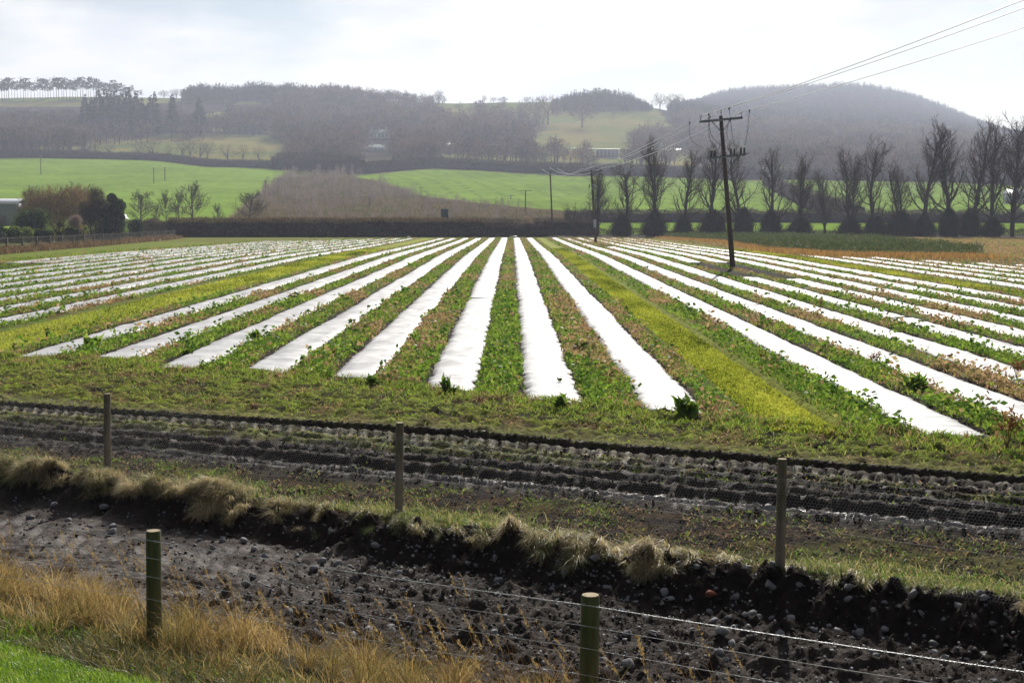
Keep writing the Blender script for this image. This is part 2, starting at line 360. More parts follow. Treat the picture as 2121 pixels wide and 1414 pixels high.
def detail(x, y):
    s = S(x, y); r = RR(x, y); st = s_top(r); q, rr = qn(x, y); far = y > 60
    z = np.zeros_like(x)
    n1 = fbm(x, y, .9, 4, 1); n2 = fbm(x, y, .22, 4, 2); l1 = lump(x, y, .35, 5); l2 = lump(x, y, .14, 6)
    belt = (s > 6.3) & (s < 8.6)
    z += np.where(s < 6.3, n2 * .012, 0) + np.where(belt, n1 * .05, 0)
    dirt = sst(8.3, 8.8, s) * (1 - sst(-.15, .1, s - st))
    rough = .35 + .65 * sst(-11.5, -8.5, r)               # smoother drive on the left
    z += dirt * (n1 * .05 + (l1 * .13 + l2 * .10 + n2 * .03) * rough)
    # wheel marks along the lower drive on the left
    lug = sst(9.2, 9.5, s) * (1 - sst(10.5, 10.9, s)) * (1 - sst(-10.5, -8.5, r))
    z += lug * .018 * np.sin((r * 1.0 + np.abs(s - 9.9) * .8) * 2 * np.pi / .24) 
    face = sst(-.75, -.35, s - st) * (1 - sst(-.05, .15, s - st))
    z += face * (lump(x, y, .6, 8) * .20 + l1 * .10 + l2 * .10 - .08)
    lip = np.exp(-((s - st - .05) / .22)**2)
    z += lip * (.02 + .12 * np.clip(fbm(x, y, 1.3, 2, 9), -.2, 1))
    z += sst(0, .3, s - st) * (1 - sst(-.3, 0, q)) * (n1 * .03 + l1 * .06 + l2 * .06)
    trk = sst(-.05, .1, q) * (1 - sst(3.65, 3.85, q))
    prof = np.interp(q, [-.2, 0, .18, .35, .75, .9, 1.1, 1.3, 1.45, 1.75, 1.9, 2.1, 2.5, 2.6, 2.75, 3.05, 3.2, 3.3, 3.55, 3.72, 3.9],
                        [0, .05, .02, -.07, -.075, .0, .03, .01, -.05, -.04, .03, .03, .035, .02, -.03, -.03, .045, -.05, -.11, .05, 0])
    z += np.where((q > -.2) & (q < 3.9) & (s > st), prof, 0) * (1.25 + .45 * perlin(rr * .3, q * .8) * (q > 1))
    z += trk * .040 * np.sin(q * 2 * np.pi / .34 + .8 * perlin(rr * .25, q * 0)) * np.where(((q > .3) & (q < .8)) | ((q > 2.5) & (q < 3.25)), 0, 1)
    z += trk * ((l1 * .05 + l2 * .065) * np.where(((q > .3) & (q < .8)) | ((q > 2.5) & (q < 3.25)), .12, 1) + n1 * .02)
    bar = np.sin((rr + (q - 2.9) * .5) * 2 * np.pi / .22)
    z += sst(2.5, 2.65, q) * (1 - sst(3.1, 3.25, q)) * .055 * sst(-.1, .5, bar) * (s > st)
    z += sst(.85, 1.0, q) * (1 - sst(1.8, 1.9, q)) * .012 * sst(0, .5, np.sin((rr - q * .6) * 2 * np.pi / .38)) * (s > st)
    # headland and beds
    hd = sst(3.7, 4.0, q) * (s > st)
    inb = sst(-.4, .6, y - headY(x)) * (y < 262)
    bd = bed_dist(x); md = np.min([np.abs(x - c) / w for c, w in MOSS], axis=0)
    fade = 1 - sst(60, 120, y) * .7
    z += hd * (1 - inb) * (lump(x, y, .45, 11) * .15 + l2 * .06 + n2 * .03 - .02)
    gap = inb * sst(.42, .6, bd) * (md > .55)
    z += gap * (.03 + l1 * .06 + l2 * .05) * fade
    z += inb * (1 - sst(.42, .5, bd)) * -.02
    z += inb * (md < .6) * (n2 * .02)
    z += hd * np.exp(-((y - headY(x) + .2) / .35)**2) * .04
    return np.where(y < 262, z, 0) * np.where(far, .8, 1)
def lerp(a, b, f): return a + (np.asarray(b) - a) * f[:, None]
SOIL = np.array([.023, .0168, .0142]); GREY = np.array([.086, .069, .060]); MOSSC = np.array([.21, .25, .035]); GRN = np.array([.09, .16, .020]); OLV = np.array([.15, .16, .028]); BRN = np.array([.16, .10, .05])
def near_col(x, y):
    s = S(x, y); r = RR(x, y); st = s_top(r); q, rr = qn(x, y); n = len(x)
    c = np.tile(SOIL, (n, 1)); wet = np.full(n, .16)
    a = fbm(x, y, .5, 4, 21); b = fbm(x, y, 1.7, 3, 22); d = fbm(x, y, .12, 3, 23)
    lawn = sst(6.5, 6.1, s) if False else 1 - sst(6.1, 6.5, s)
    c = lerp(c, [.03, .09, .012], lawn)
    belt = sst(6.2, 6.5, s) * (1 - sst(8.2, 8.7, s)); c = lerp(c, [.045, .045, .022], belt * .8)
    dirt = sst(8.3, 8.7, s) * (1 - sst(11.2, 11.6, s)); left = 1 - sst(-10.5, -7.5, r)
    c = lerp(c, GREY, dirt * np.clip(.30 + .40 * left + a * .6, 0, 1)); wet = np.where(dirt > .5, .20 + .16 * left * sst(-.2, .3, a), wet)  # greyer to the left: soft sheen of the drive put into the colour
    fl = (s > st)
    up = fl * (1 - sst(-.3, 0, q)); c = lerp(c, GREY * .65, up * np.clip(.35 + a, 0, 1)); c = lerp(c, BRN * .6, up * np.clip(fbm(x, y, .5, 3, 26) * 1.5, 0, .8)); c = lerp(c, OLV * .8, up * np.clip(.15 + b * .9 + a * .4, 0, .75))
    trk = fl * sst(-.1, .05, q) * (1 - sst(3.7, 3.85, q))
    wet_sheen = trk * sst(.25, .35, q) * (1 - sst(.8, .9, q)); rightish = sst(-9.5, -5, rr)
    c = lerp(c, [.22, .20, .19], wet_sheen * np.clip(.2 + .8 * rightish + a * .5, 0, 1)); wet = np.where(wet_sheen > .5, .45 + .55 * rightish * sst(-.3, .1, a), wet)  # pale tint in the wet rut carries its sky sheen as colour
    c = lerp(c, GREY * .75, trk * (1 - wet_sheen) * np.clip(.1 + a * .6 + .25 * np.sin(q * 2 * np.pi / .34), 0, .6))
    mid = trk * np.clip(sst(1.85, 2.1, q) * (1 - sst(2.5, 2.6, q)) + .7 * sst(2.6, 2.7, q) * (1 - sst(3.1, 3.2, q)) * (1 - rightish), 0, 1); c = lerp(c, OLV, mid * np.clip(.5 + a - .45 * rightish, 0, .85))
    tb = trk * sst(2.6, 2.7, q) * (1 - sst(3.1, 3.2, q)) * sst(0, .6, np.sin((rr + (q - 2.9) * .5) * 2 * np.pi / .22)); c = lerp(c, [.30, .27, .20], tb * .85)  # bar crests tinted pale, their highlights painted in
    hd = fl * sst(3.6, 3.95, q)
    strp = hd * (1 - sst(.5, 1.2, q - 3.7)); 
    hc = lerp(lerp(np.tile(OLV * 1.0, (n, 1)), MOSSC * 1.1, np.clip(.35 + b + a * .8, 0, 1)), SOIL, np.clip(.12 - a * 1.5 + d, 0, 1)); hc = lerp(hc, SOIL, .9 * (1 - sst(.08, .26, lump(x, y, .45, 11)))); hc = lerp(hc, BRN * .8, np.clip(fbm(x, y, .8, 3, 25) * 1.6 - .15, 0, .8))
    hc = lerp(hc, [.19, .18, .075], strp * .6)
    c = lerp(c, hc, hd)
    inb = hd * sst(-.5, .3, y - headY(x)); bd = bed_dist(x)
    gc = lerp(np.tile(GRN, (n, 1)), BRN, np.clip(.3 + b * 1.2 + a, 0, 1)); gc = lerp(gc, SOIL, 1 - sst(.55, .72, bd + .12 * a))
    ext = (bd > 1.3)
    gc = np.where(ext[:, None], lerp(np.tile(OLV, (n, 1)), MOSSC, np.clip(.4 + a, 0, 1)), gc)
    c = lerp(c, gc, inb)
    for k, (mc, mw) in enumerate(MOSS):
        e = inb * (1 - sst(mw / 2 - .1, mw / 2 + .05, np.abs(x - mc + .06 * a)))
        cc = lerp(np.tile(MOSSC * 1.25, (n, 1)), MOSSC * [1.15, .85, 1.0], np.clip(fbm(x, y / 4, 2.2, 3, 30) + .3 + a * .4, 0, 1)) if k < 2 else np.tile(OLV * 1.3, (n, 1))
        c = np.where((e > .01)[:, None], lerp(c, cc, e), c) if False else c * (1 - e[:, None]) + cc * e[:, None]
    # field margin at the far left, brown ground beyond the crop on the right, far rim
    e = inb * sst(-35.5, -36.5, x) if False else inb * (1 - sst(-36.8, -35.6, x)); c = c * (1 - e[:, None]) + lerp(np.tile(OLV * 1.2, (n, 1)), GRN, np.clip(.4 + a, 0, 1)) * e[:, None]
    e = inb * sst(38, 39, x); c = lerp(c, BRN * 1.1, e)
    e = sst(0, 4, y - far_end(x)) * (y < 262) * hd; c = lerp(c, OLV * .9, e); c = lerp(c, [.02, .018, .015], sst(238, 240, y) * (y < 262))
    trkw = trk * (1 - wet_sheen); wet = np.where(trkw > .5, .18 + .22 * sst(.1, .5, d), wet); wet = np.where(up > .5, .12, wet); wet = np.where(hd > .5, .12, wet)
    return c, wet
# far land use, tested in bearing (photo column) and distance
WOODS = [  # polygons (column, distance) of woodland
 [(-400, 900), (140, 900), (195, 960), (190, 1120), (330, 1130), (560, 1130), (620, 1000), (600, 880), (900, 880), (960, 960), (1090, 1000), (1110, 1180), (900, 1280), (930, 1480), (420, 1480), (300, 1400), (0, 1400), (-400, 1400)],
 [(1410, 1250), (1700, 1180), (2000, 1180), (2500, 1180), (2600, 2900), (1360, 2900), (1360, 1480), (1390, 1300)]]
def clearing(x, y): return fbm(x, y * .8, 75, 2, 150)
def far_col(x, y):
    n = len(x); px = 1060.5 + FPX * x / np.maximum(y, 50); a = fbm(x, y, 9, 4, 41); b = fbm(x, y, 60, 3, 42)
    c = np.tile([.165, .26, .035], (n, 1)) * (1 + .20 * a + .25 * b)[:, None]          # winter cereal
    # tramlines curving over the right hand field
    tl = np.abs(((x * .93 + y * .16 + 10 * np.sin(y / 130)) / 9.0) % 1 - .5); c = c * (1 - .38 * ((tl < .05) & (px > 650) & (y < 900)))[:, None]
    scr = inpoly(px, y, [(540, 290), (470, 330), (600, 760), (725, 700), (900, 520), (1060, 445), (1215, 400), (1230, 262), (540, 262)])
    c = np.where(scr[:, None], lerp(np.tile([.13, .10, .065], (n, 1)), [.10, .12, .035], np.clip(.3 + a + b, 0, 1)), c)
    up = y > np.interp(px, [0, 300, 590, 720, 900, 1200, 1500, 2121], [850, 850, 770, 715, 770, 715, 735, 735])
    c = np.where(up[:, None], lerp(np.tile([.13, .16, .04], (n, 1)), [.21, .18, .055], np.clip(.4 + b * 1.5 + a * .5, 0, 1)), c)
    for P in WOODS: c = np.where((inpoly(px, y, P) & (clearing(x, y) < .30))[:, None], np.array([.04, .032, .026]), c)
    c = np.where(((y < 900) & up)[:, None], lerp(c, [.07, .065, .035], np.full(n, .5)), c)
    c = np.where((y > 1440)[:, None] & ~inpoly(px, y, WOODS[1])[:, None], np.array([.13, .17, .04]), c)
    c = np.where((y > 1700)[:, None] & (px > 1300)[:, None], np.array([.035, .038, .025]), c)
    return c

gm, t = newmat('soil_and_turf')
b_ = t.nodes.new('ShaderNodeBsdfPrincipled'); o_ = t.nodes.new('ShaderNodeOutputMaterial'); t.links.new(b_.outputs[0], o_.inputs[0])
za = attr(t, 'zone').outputs['Color']; wa = attr(t, 'wet').outputs['Fac']
nn = noise(t, 9.0, 9, .68); sc_ = ramp(t, nn, [(.3, (.45, .45, .45)), (.7, (1.5, 1.5, 1.5))])
t.links.new(mixc(t, 1.0, za, sc_, 'MULTIPLY'), b_.inputs['Base Color'])
mr_ = t.nodes.new('ShaderNodeMapRange'); mr_.inputs['To Min'].default_value = .92; mr_.inputs['To Max'].default_value = .16; t.links.new(wa, mr_.inputs['Value']); t.links.new(mr_.outputs[0], b_.inputs['Roughness'])
mr2_ = t.nodes.new('ShaderNodeMapRange'); mr2_.inputs['From Min'].default_value = .1; mr2_.inputs['To Min'].default_value = .0; mr2_.inputs['To Max'].default_value = .5; t.links.new(wa, mr2_.inputs['Value']); t.links.new(mr2_.outputs[0], b_.inputs['Specular IOR Level'])
t.links.new(bump(t, noise(t, 16, 8, .72), 1.0, .05), b_.inputs['Normal'])
fm, t = newmat('valley_land')
b_ = t.nodes.new('ShaderNodeBsdfDiffuse'); o_ = t.nodes.new('ShaderNodeOutputMaterial'); t.links.new(b_.outputs[0], o_.inputs[0])
sc_ = ramp(t, noise(t, .35, 7, .65), [(.3, (.72, .75, .7)), (.7, (1.25, 1.2, 1.25))])
t.links.new(mixc(t, 1.0, attr(t, 'zone').outputs['Color'], sc_, 'MULTIPLY'), b_.inputs[0])

def sheet(name, ys, nu, um, off, mat, near):
    u = np.linspace(-um, um, nu); X = u[None, :] * (ys[:, None] + off); Y = np.repeat(ys[:, None], nu, 1)
    x = X.ravel(); y = Y.ravel(); z = zbase(x, y)
    if near:
        z = z + detail(x, y); c, w = near_col(x, y)
    else: c = far_col(x, y); w = np.zeros(len(x))
    i = np.arange(len(ys) - 1)[:, None] * nu + np.arange(nu - 1)[None]
    F = np.stack([i, i + 1, i + nu + 1, i + nu], -1).reshape(-1, 4)
    o = mesh_np(name, np.stack([x, y, z], -1), F, mat, smooth=True, col=c, extra={'wet': w}); tag(o, kind='structure'); return o
def geo(a, b, st): n = int(math.log(b / a) / st) + 1; return a * (b / a) ** (np.arange(n + 1) / n)
ysn = np.concatenate([geo(6.0, 40, .0026), geo(40, 262, .0055)[1:]])
sheet('ground', ysn, 520, .56, 3.0, gm, True)
sheet('hills', geo(262, 3300, .0075), 420, .62, 0.0, fm, False)
g2 = sheet('lawn', np.linspace(-20, 6.0, 60), 60, 1.0, 0, gm, True)
# the lawn under the camera: plain patch of turf, same height as the sheet it meets
u = np.linspace(-5.04, 5.04, 60); ys = np.linspace(-20, 6.0, 60); X, Y = np.meshgrid(u, ys); zz = zbase(X.ravel(), Y.ravel())
g2.data.vertices.foreach_set('co', np.stack([X.ravel(), Y.ravel(), zz], -1).astype(np.float32).ravel()); g2.data.update()

# ================================================================== crop covers
cm, t = newmat('white_crop_film')
b_ = t.nodes.new('ShaderNodeBsdfPrincipled'); o_ = t.nodes.new('ShaderNodeOutputMaterial'); t.links.new(b_.outputs[0], o_.inputs[0])
er = attr(t, 'rnd').outputs['Fac']                      # 0 at the buried edge, 1 inside
nn = noise(t, 3.2, 6, .62, mapping=(1.0, 3.0, 1.0)); sp = noise(t, 30, 3, .6)
mth = t.nodes.new('ShaderNodeMath'); mth.operation = 'MULTIPLY_ADD'; t.links.new(nn, mth.inputs[0]); mth.inputs[1].default_value = 1.7; t.links.new(er, mth.inputs[2])
dm = ramp(t, mth.outputs[0], [(.92, (0, 0, 0)), (1.0, (1, 1, 1))])
stn = ramp(t, noise(t, 1.3, 5, .6, mapping=(1, .6, 1)), [(.40, (.51, .51, .515)), (.62, (.31, .31, .32))])
dirt_c = ramp(t, sp, [(.4, (.10, .085, .075)), (.6, (.30, .28, .26))])
t.links.new(mixc(t, dm, dirt_c, stn), b_.inputs['Base Color'])
b_.inputs['Roughness'].default_value = .55; b_.inputs['Specular IOR Level'].default_value = .08
t.links.new(bump(t, noise(t, 2.6, 4, .5, mapping=(.5, 2.4, 1)), .7, .05), b_.inputs['Normal'])
STRIPG = 'white crop covers laid along the beds'
def strip(cx, y0, y1, label, w=BW, zlift=0.0, wob=.09, skirt=True):
    ys = []; y = y0
    while y < y1: ys.append(y); y += max(.07, min(.8, y * .0028))
    ys.append(y1); ys = np.array(ys); m = len(ys)
    prof = np.array([-.5, -.47, -.36, -.18, 0, .18, .36, .47, .5]); k = len(prof)
    sd = cx * 3.1
    wl = w * (1 + .12 * perlin(ys * .35, ys * 0 + sd)) ; cxx = cx + wob * perlin(ys * .16, ys * 0 + sd + 5) + .02 * perlin(ys * 1.3, ys * 0 + sd)
    eL = .11 * perlin(ys * 2.3, ys * 0 + sd + 1.3) + .10 * perlin(ys * 7.7, ys * 0 + sd + 2.3); eR = .11 * perlin(ys * 2.1, ys * 0 + sd + 3.3) + .10 * perlin(ys * 8.1, ys * 0 + sd + 4.3)
    X = cxx[:, None] + prof[None] * wl[:, None]; X[:, 0] += eL; X[:, 1] += eL * .8; X[:, -1] += eR; X[:, -2] += eR * .8
    # the end of a sheet is cut and tucked a little crooked
    sl = .25 * rng.uniform(-1, 1); Y = np.repeat(ys[:, None], k, 1); tap = np.clip(1 - (ys - y0) / 1.2, 0, 1)
    Y = Y + tap[:, None] * (prof[None] * sl * 2 + .08 * perlin(X * 3, X * 0 + sd)) - tap[:, None] * (y0 < 40) * prof[None] * .55
    zf = np.interp(np.abs(prof), [0, .36, .47, .5], [.075, .07, .035, .012])
    x = X.ravel(); yy = Y.ravel()
    z = zbase(x, yy).reshape(m, k) + zf[None] + .035 * perlin(X * 2.2, Y * 1.1) * (zf > .05)[None] + .022 * perlin(X * 1.2 + 9, Y * 4.3) * (zf > .05)[None] + zlift
    rn = np.repeat(np.interp(np.abs(prof), [0, .18, .36, .47, .5], [1, .75, .30, .06, .0])[None], m, 0)
    rn = np.minimum(rn, .15 + np.clip((Y - y0) / .8, 0, 1)); 
    V = np.stack([x, yy, z.ravel()], -1); i = np.arange(m - 1)[:, None] * k + np.arange(k - 1)[None]
    F = np.stack([i, i + 1, i + k + 1, i + k], -1).reshape(-1, 4)
    nv = len(V); V2 = V[:k] - [0, 0, .09]; V2[:, 1] += .02; j = np.arange(k - 1)
    F = np.concatenate([F, np.stack([j, nv + j, nv + j + 1, j + 1], -1)]); V = np.concatenate([V, V2]); rr = np.concatenate([rn.ravel(), np.zeros(k)])
    o = mesh_np('crop_cover', V, F, cm, rr, smooth=True); o.data.polygons.foreach_get
    return tag(o, label, 'crop cover', STRIPG)
ORD = ['first', 'second', 'third', 'fourth', 'fifth', 'sixth', 'seventh', 'eighth', 'ninth', 'tenth', 'eleventh']
cuts = {-1.2: [(55.6, .35)], -5.3: [(118, .5)], 8.68: [(51.5, .5)], 12.4: [(45.2, .5), (74, 22)], 14.25: [(72, 24)], 10.55: [(95, .6), (152, 40)]}
def lay(beds, names, ymax):
    for (x, y0), nm in zip(beds, names):
        y1 = float(far_end(x)) - rng.uniform(0, 4) if ymax is None else ymax; a = y0; seg = []
        for (c, g) in cuts.get(x, []): seg.append((a, c)); a = c + g
        seg.append((a, y1)); wd = ['near piece of the ', 'far piece of the '] if len(seg) == 2 else ['near piece of the ', 'middle piece of the ', 'far piece of the ']
        for k, (p, q_) in enumerate(seg):
            lb = ('' if len(seg) == 1 else wd[k]) + nm
            strip(x + (0 if k == 0 else .05 * (-1)**k), p, q_, lb)
lay(BEDS_L, ['%s white strip left of the central yellow moss path' % ORD[7 - i] for i in range(8)], None)
lay(BEDS_R, ['%s white strip right of the central yellow moss path' % ORD[i] for i in range(8)], None)
for i, (x, y0) in enumerate(BEDS_LL):
    strip(x, y0 if x > -30 else 95, float(far_end(x)) - 2, '%s white strip beyond the mossy path on the left' % ORD[i], w=.95 if i < 8 else 1.5)
for i, (x, y0) in enumerate(BEDS_RR[:6]):
    strip(x, y0, [128, 118, 108, 100, 95, 92][i], '%s weedy white strip beyond the right-hand moss path' % ORD[i], w=.85)

# added pale sheet in the nearest wheel rut: sky sheen put into its colour
wm, t = newmat('wet_mud_sheen'); b_ = t.nodes.new('ShaderNodeBsdfPrincipled'); o_ = t.nodes.new('ShaderNodeOutputMaterial'); t.links.new(b_.outputs[0], o_.inputs[0])
b_.inputs['Base Color'].default_value = (.24, .225, .215, 1); b_.inputs['Roughness'].default_value = .12; b_.inputs['Specular IOR Level'].default_value = .9; t.links.new(bump(t, noise(t, 14, 4, .6), .35, .02), b_.inputs['Normal'])
rr_ = np.linspace(-11.5, 3.5, 500); qs = np.linspace(.22, .86, 9); RRg, Q = np.meshgrid(rr_, qs, indexing='ij')
qq = 15.33 + .2 * np.clip((-RRg - 10) / 7, 0, 1) + Q * .99; X = qq * .4226 + RRg * .9063; Y = qq * .9063 - RRg * .4226
zz = -.058 + .020 * perlin(RRg * .55, Q * .3) + .004 * sst(-11, -4, RRg)
i = np.arange(499)[:, None] * 9 + np.arange(8)[None]; F = np.stack([i, i + 1, i + 10, i + 9], -1).reshape(-1, 4)
tag(mesh_np('rut_sheen_sheet', np.stack([X.ravel(), Y.ravel(), zz.ravel()], -1), F, wm, smooth=True), kind='structure')
# ================================================================== low vegetation
GREENS = [(0.0, (.035, .085, .014)), (.22, (.085, .17, .022)), (.45, (.19, .30, .042)), (.62, (.31, .36, .07)), (.70, (.32, .24, .12)), (.85, (.40, .27, .17)), (1.0, (.26, .15, .10))]
m_weed = leafmat('weed_leaf', GREENS, .55, .012)
m_grass = leafmat('fresh_grass', [(0, (.07, .15, .012)), (.5, (.17, .30, .022)), (.85, (.28, .40, .05)), (1, (.40, .40, .12))], .55, .04)
m_straw = leafmat('dry_grass', [(0, (.05, .075, .02)), (.25, (.13, .14, .045)), (.5, (.36, .26, .11)), (.75, (.47, .31, .14)), (1, (.60, .46, .26))], .5, .015)
m_pale = leafmat('bank_grass', [(0, (.05, .08, .02)), (.25, (.13, .17, .05)), (.4, (.26, .21, .11)), (.75, (.52, .42, .26)), (1, (.66, .57, .40))], .45, .03)
m_straw2 = leafmat('mixed_grass', [(0, (.06, .10, .02)), (.25, (.12, .22, .03)), (.35, (.30, .28, .11)), (1, (.50, .42, .24))], .5, .03)
m_moss = leafmat('moss', [(0, (.07, .10, .012)), (.45, (.31, .35, .045)), (1, (.56, .56, .10))], .45, 0)
m_dark = leafmat('dark_weed', [(0, (.03, .05, .02)), (.6, (.08, .12, .045)), (1, (.22, .20, .11))], .35, .02)
m_twig = leafmat('twig_bark', [(0, (.03, .024, .020)), (.5, (.075, .060, .050)), (1, (.16, .125, .10))], .1, 0)
def gz(x, y): return zbase(x, y) + detail(x, y)
def uni(n, a, b): return rng.uniform(a, b, n)
def inview(x, y, pad=2.0): return np.abs(x) < .365 * y + pad
allbeds = np.sort(np.array([b[0] for b in BEDS_L + BEDS_R + BEDS_LL + BEDS_RR]))
# -- weeds between the crop covers
def weed_rows(y0, y1, dens, sz, h, name, label):
    A = []
    n = int((y1 - y0) * (.74 * y1 + 6) * dens); x = uni(n, -.38 * y1 - 3, .38 * y1 + 3); y = uni(n, y0, y1)
    k = inview(x, y, 2.5) & (y > headY(x) - .1) & (y < far_end(x) + 2) & (x > -36.8)
    x, y = x[k], y[k]; bd = bed_dist(x); md = np.min([np.abs(x - c) / w for c, w in MOSS], axis=0)
    pat = fbm(x, y * .5, 1.6, 3, 51); br = fbm(x, y * .4, 3.0, 3, 52) + .12 * sst(60, 160, y) + .2 * sst(8, 30, x)
    edge = sst(.46 + .07 * (y0 > 50), .60 + .05 * (y0 > 50), bd + .14 * pat) 
    k = (rng.random(len(x)) < np.clip(edge * (.72 + pat * .9), 0, 1)) & (md > .68 + .05 * pat) & ~((bd > 1.15) & (rng.random(len(x)) < .35))
    x, y, br, pat, bd = x[k], y[k], br[k], pat[k], bd[k]; n = len(x)
    big = np.clip(fbm(x, y, .7, 2, 53) * 2.2, 0, 1)
    hh = uni(n, 0, 1)**1.5 * h * (.6 + 1.2 * big); P = np.stack([x, y, gz(x, y) + hh], -1)
    isb = rng.random(n) < np.clip(.22 + br * 1.9 - .18 * sst(-12, -20, x) * 0 - .16 * (x < -14), .03, .95)
    r = np.where(isb, uni(n, .66, 1), np.clip(uni(n, .2, .66) - .25 * big, 0, .64))
    half = rng.random(n) < .5
    v1, f1, r1 = leaves(P[half], (sz * uni(n, .6, 1.5) * (1 + .5 * big))[half], r[half])
    q = ~half; P2 = P[q].copy(); P2[:, 2] -= hh[q] * .8
    v2, f2, r2 = blades(P2, sz * uni(q.sum(), 1.0, 2.2), sz * .22, uni(q.sum(), 0, 6.28), uni(q.sum(), .1, .8), uni(q.sum(), .1, 1), r[q])
    m = MB(); m.add(v1, f1, r1); m.add(v2, f2, r2); o = m.build(name, m_weed); tag(o, label, 'weeds', kind='stuff'); return n
weed_rows(20, 34, 600, .075, .20, 'row_weeds', 'green and brown weeds between the nearest ends of the white strips')
weed_rows(34, 60, 210, .10, .20, 'row_weeds', 'green and brown weeds between the white strips in mid field')
weed_rows(60, 110, 62, .12, .09, 'row_weeds', 'mixed weeds between the white strips far out in the field')
weed_rows(110, 232, 15, .18, .09, 'row_weeds', 'brownish weeds between the distant ends of the white strips')
# -- moss paths
n = 150000; y = 21 + uni(n, 0, 1)**1.4 * 120; kk = rng.integers(0, 3, n); kk = np.where(rng.random(n) < .5, 1, kk)
mc = np.array([c for c, w in MOSS])[kk]; mw = np.array([w for c, w in MOSS])[kk]; x = mc + uni(n, -.5, .5) * mw + .05 * fbm(x=mc, y=y, sc=.6)
k = inview(x, y) & (y > headY(x) - 1) & (fbm(x, y, .3, 3, 54) > -.35); x, y = x[k], y[k]; n = len(x)
v, f, r = blades(np.stack([x, y, gz(x, y)], -1), uni(n, .02, .05) * (1 + y / 50), .012 * (1 + y / 30), uni(n, 0, 6.28), uni(n, 0, .9), .3, np.clip(.5 + fbm(x, y / 4, 2.0, 3, 30) * .8 + fbm(x, y, .18, 2, 31) * .6 + rng.normal(size=n) * .15, 0, 1))
m = MB(); m.add(v, f, r); tag(m.build('moss_path', m_moss), 'yellow green moss carpeting the unplanted wheel paths', 'moss', kind='stuff')
# -- headland in front of the covers
n = 620000; x = uni(n, -14, 13); y = uni(n, 15, 36); q, rr = qn(x, y); s = S(x, y); hy = headY(x)
pat = fbm(x, y, .9, 4, 55); p2 = fbm(x, y, .16, 2, 56)
w = np.where(y > hy - 1.4, .95, np.where(q > 4.6, .40, .14)); w = w * np.clip(.55 + pat * 1.3 + p2 * .8, 0, 1)
k = inview(x, y, 1) & (q > 3.75) & (y < hy + .5) & (rng.random(n) < w); x, y, pat, hy, q = x[k], y[k], pat[k], hy[k], q[k]; n = len(x)
near = sst(-2.6, -.6, y - hy); L = uni(n, .03, .08) + .10 * near * uni(n, .3, 1)
br = rng.random(n) < np.clip(.12 + fbm(x, y, .8, 3, 25) * 1.4, 0, .85)
v, f, r = blades(np.stack([x, y, gz(x, y) - .005], -1), L, uni(n, .008, .02), uni(n, 0, 6.28), uni(n, .2, 1.2), uni(n, .1, .8), np.where(br, uni(n, .68, .98), uni(n, .34, .66)))
m = MB(); m.add(v, f, r); tag(m.build('headland_grass', m_weed), 'short grass and moss growing on the strip in front of the white covers', 'grass', kind='stuff')
# -- sparse growth beside and between the tyre tracks, prostrate dead stems
n = 150000; r_ = uni(n, -20, 3); s = uni(n, 11.9, 19); x, y = SR(s, r_); q, rr = qn(x, y); pat = fbm(x, y, .7, 4, 57)
w = np.where(q < 0, .45 + pat * 1.3, np.where((q > 1.9) & (q < 2.6), .22 + pat, np.where(q < 3.7, -.02 + pat * .4, 0)))
k = inview(x, y, 3) & (s > s_top(r_) + .1) & (q < 3.7) & (rng.random(n) < np.clip(w, 0, 1)); x, y, q, pat = x[k], y[k], q[k], pat[k]; n = len(x)
br = rng.random(n) < np.clip(.60 - pat, .1, .95)
v, f, r = blades(np.stack([x, y, gz(x, y)], -1), uni(n, .03, .09), uni(n, .006, .014), uni(n, 0, 6.28), uni(n, .5, 1.45), uni(n, .1, .6), np.where(br, uni(n, .7, 1), uni(n, .2, .62)))
m = MB(); m.add(v, f, r); tag(m.build('trackside_growth', m_weed), 'sparse weeds and dead stems on the ground beside the muddy tyre tracks', 'weeds', kind='stuff')
# -- turf hanging over the cut bank
def tussocks(C, per, L, W, mat, name, label, droop=(.7, 1.7), down=0.0, lean=(.15, 1.0), spread=.45, split=.3, rmix=None):
    """C: rows (x, y, radius, green 0..1, length factor)"""
    m = MB(); 
    for (cx, cy, rad, g, lf) in C:
        k = int(per * (rad / .15)**1.4); a = rng.uniform(0, 6.28, k); rr = rad * spread * np.sqrt(rng.random(k)); px = cx + np.cos(a) * rr; py = cy + np.sin(a) * rr
        ax_ = np.cos(a) + down * -NX + rng.normal(size=k) * .4; ay_ = np.sin(a) + down * -NY + rng.normal(size=k) * .4; az = np.arctan2(ay_, ax_)
        gr = rng.random(k) < g * .8; base = rng.uniform(.35, .95)
        rn = np.where(gr, uni(k, 0, split), np.clip(base + rng.normal(size=k) * .16, split + .02, 1))
        v, f, r = blades(np.stack([px, py, gz(px, py) - .01 + .05 * rad / .15 * (1 - (rr / rad / spread)**2)], -1), L * lf * uni(k, .55, 1.25), uni(k, .6, 1.3) * W, az, uni(k, *lean), uni(k, *droop), rn); m.add(v, f, r)
    return tag(m.build(name, mat), label, 'grass', kind='stuff')
CLR_ = lambda r: np.interp(r, [-20, -15.2, -14.9, -14.5, -14.2, -12.2, -11.8, -10.8, -10.4, -8.2, -7.95, -7.1, -6.75, -6.5, -5.8, -5.5, -2.5, 2], [1, 1, .25, .2, .9, .85, .5, .5, .2, .22, .9, 1, .12, .6, .65, .1, .12, .3])
C = []
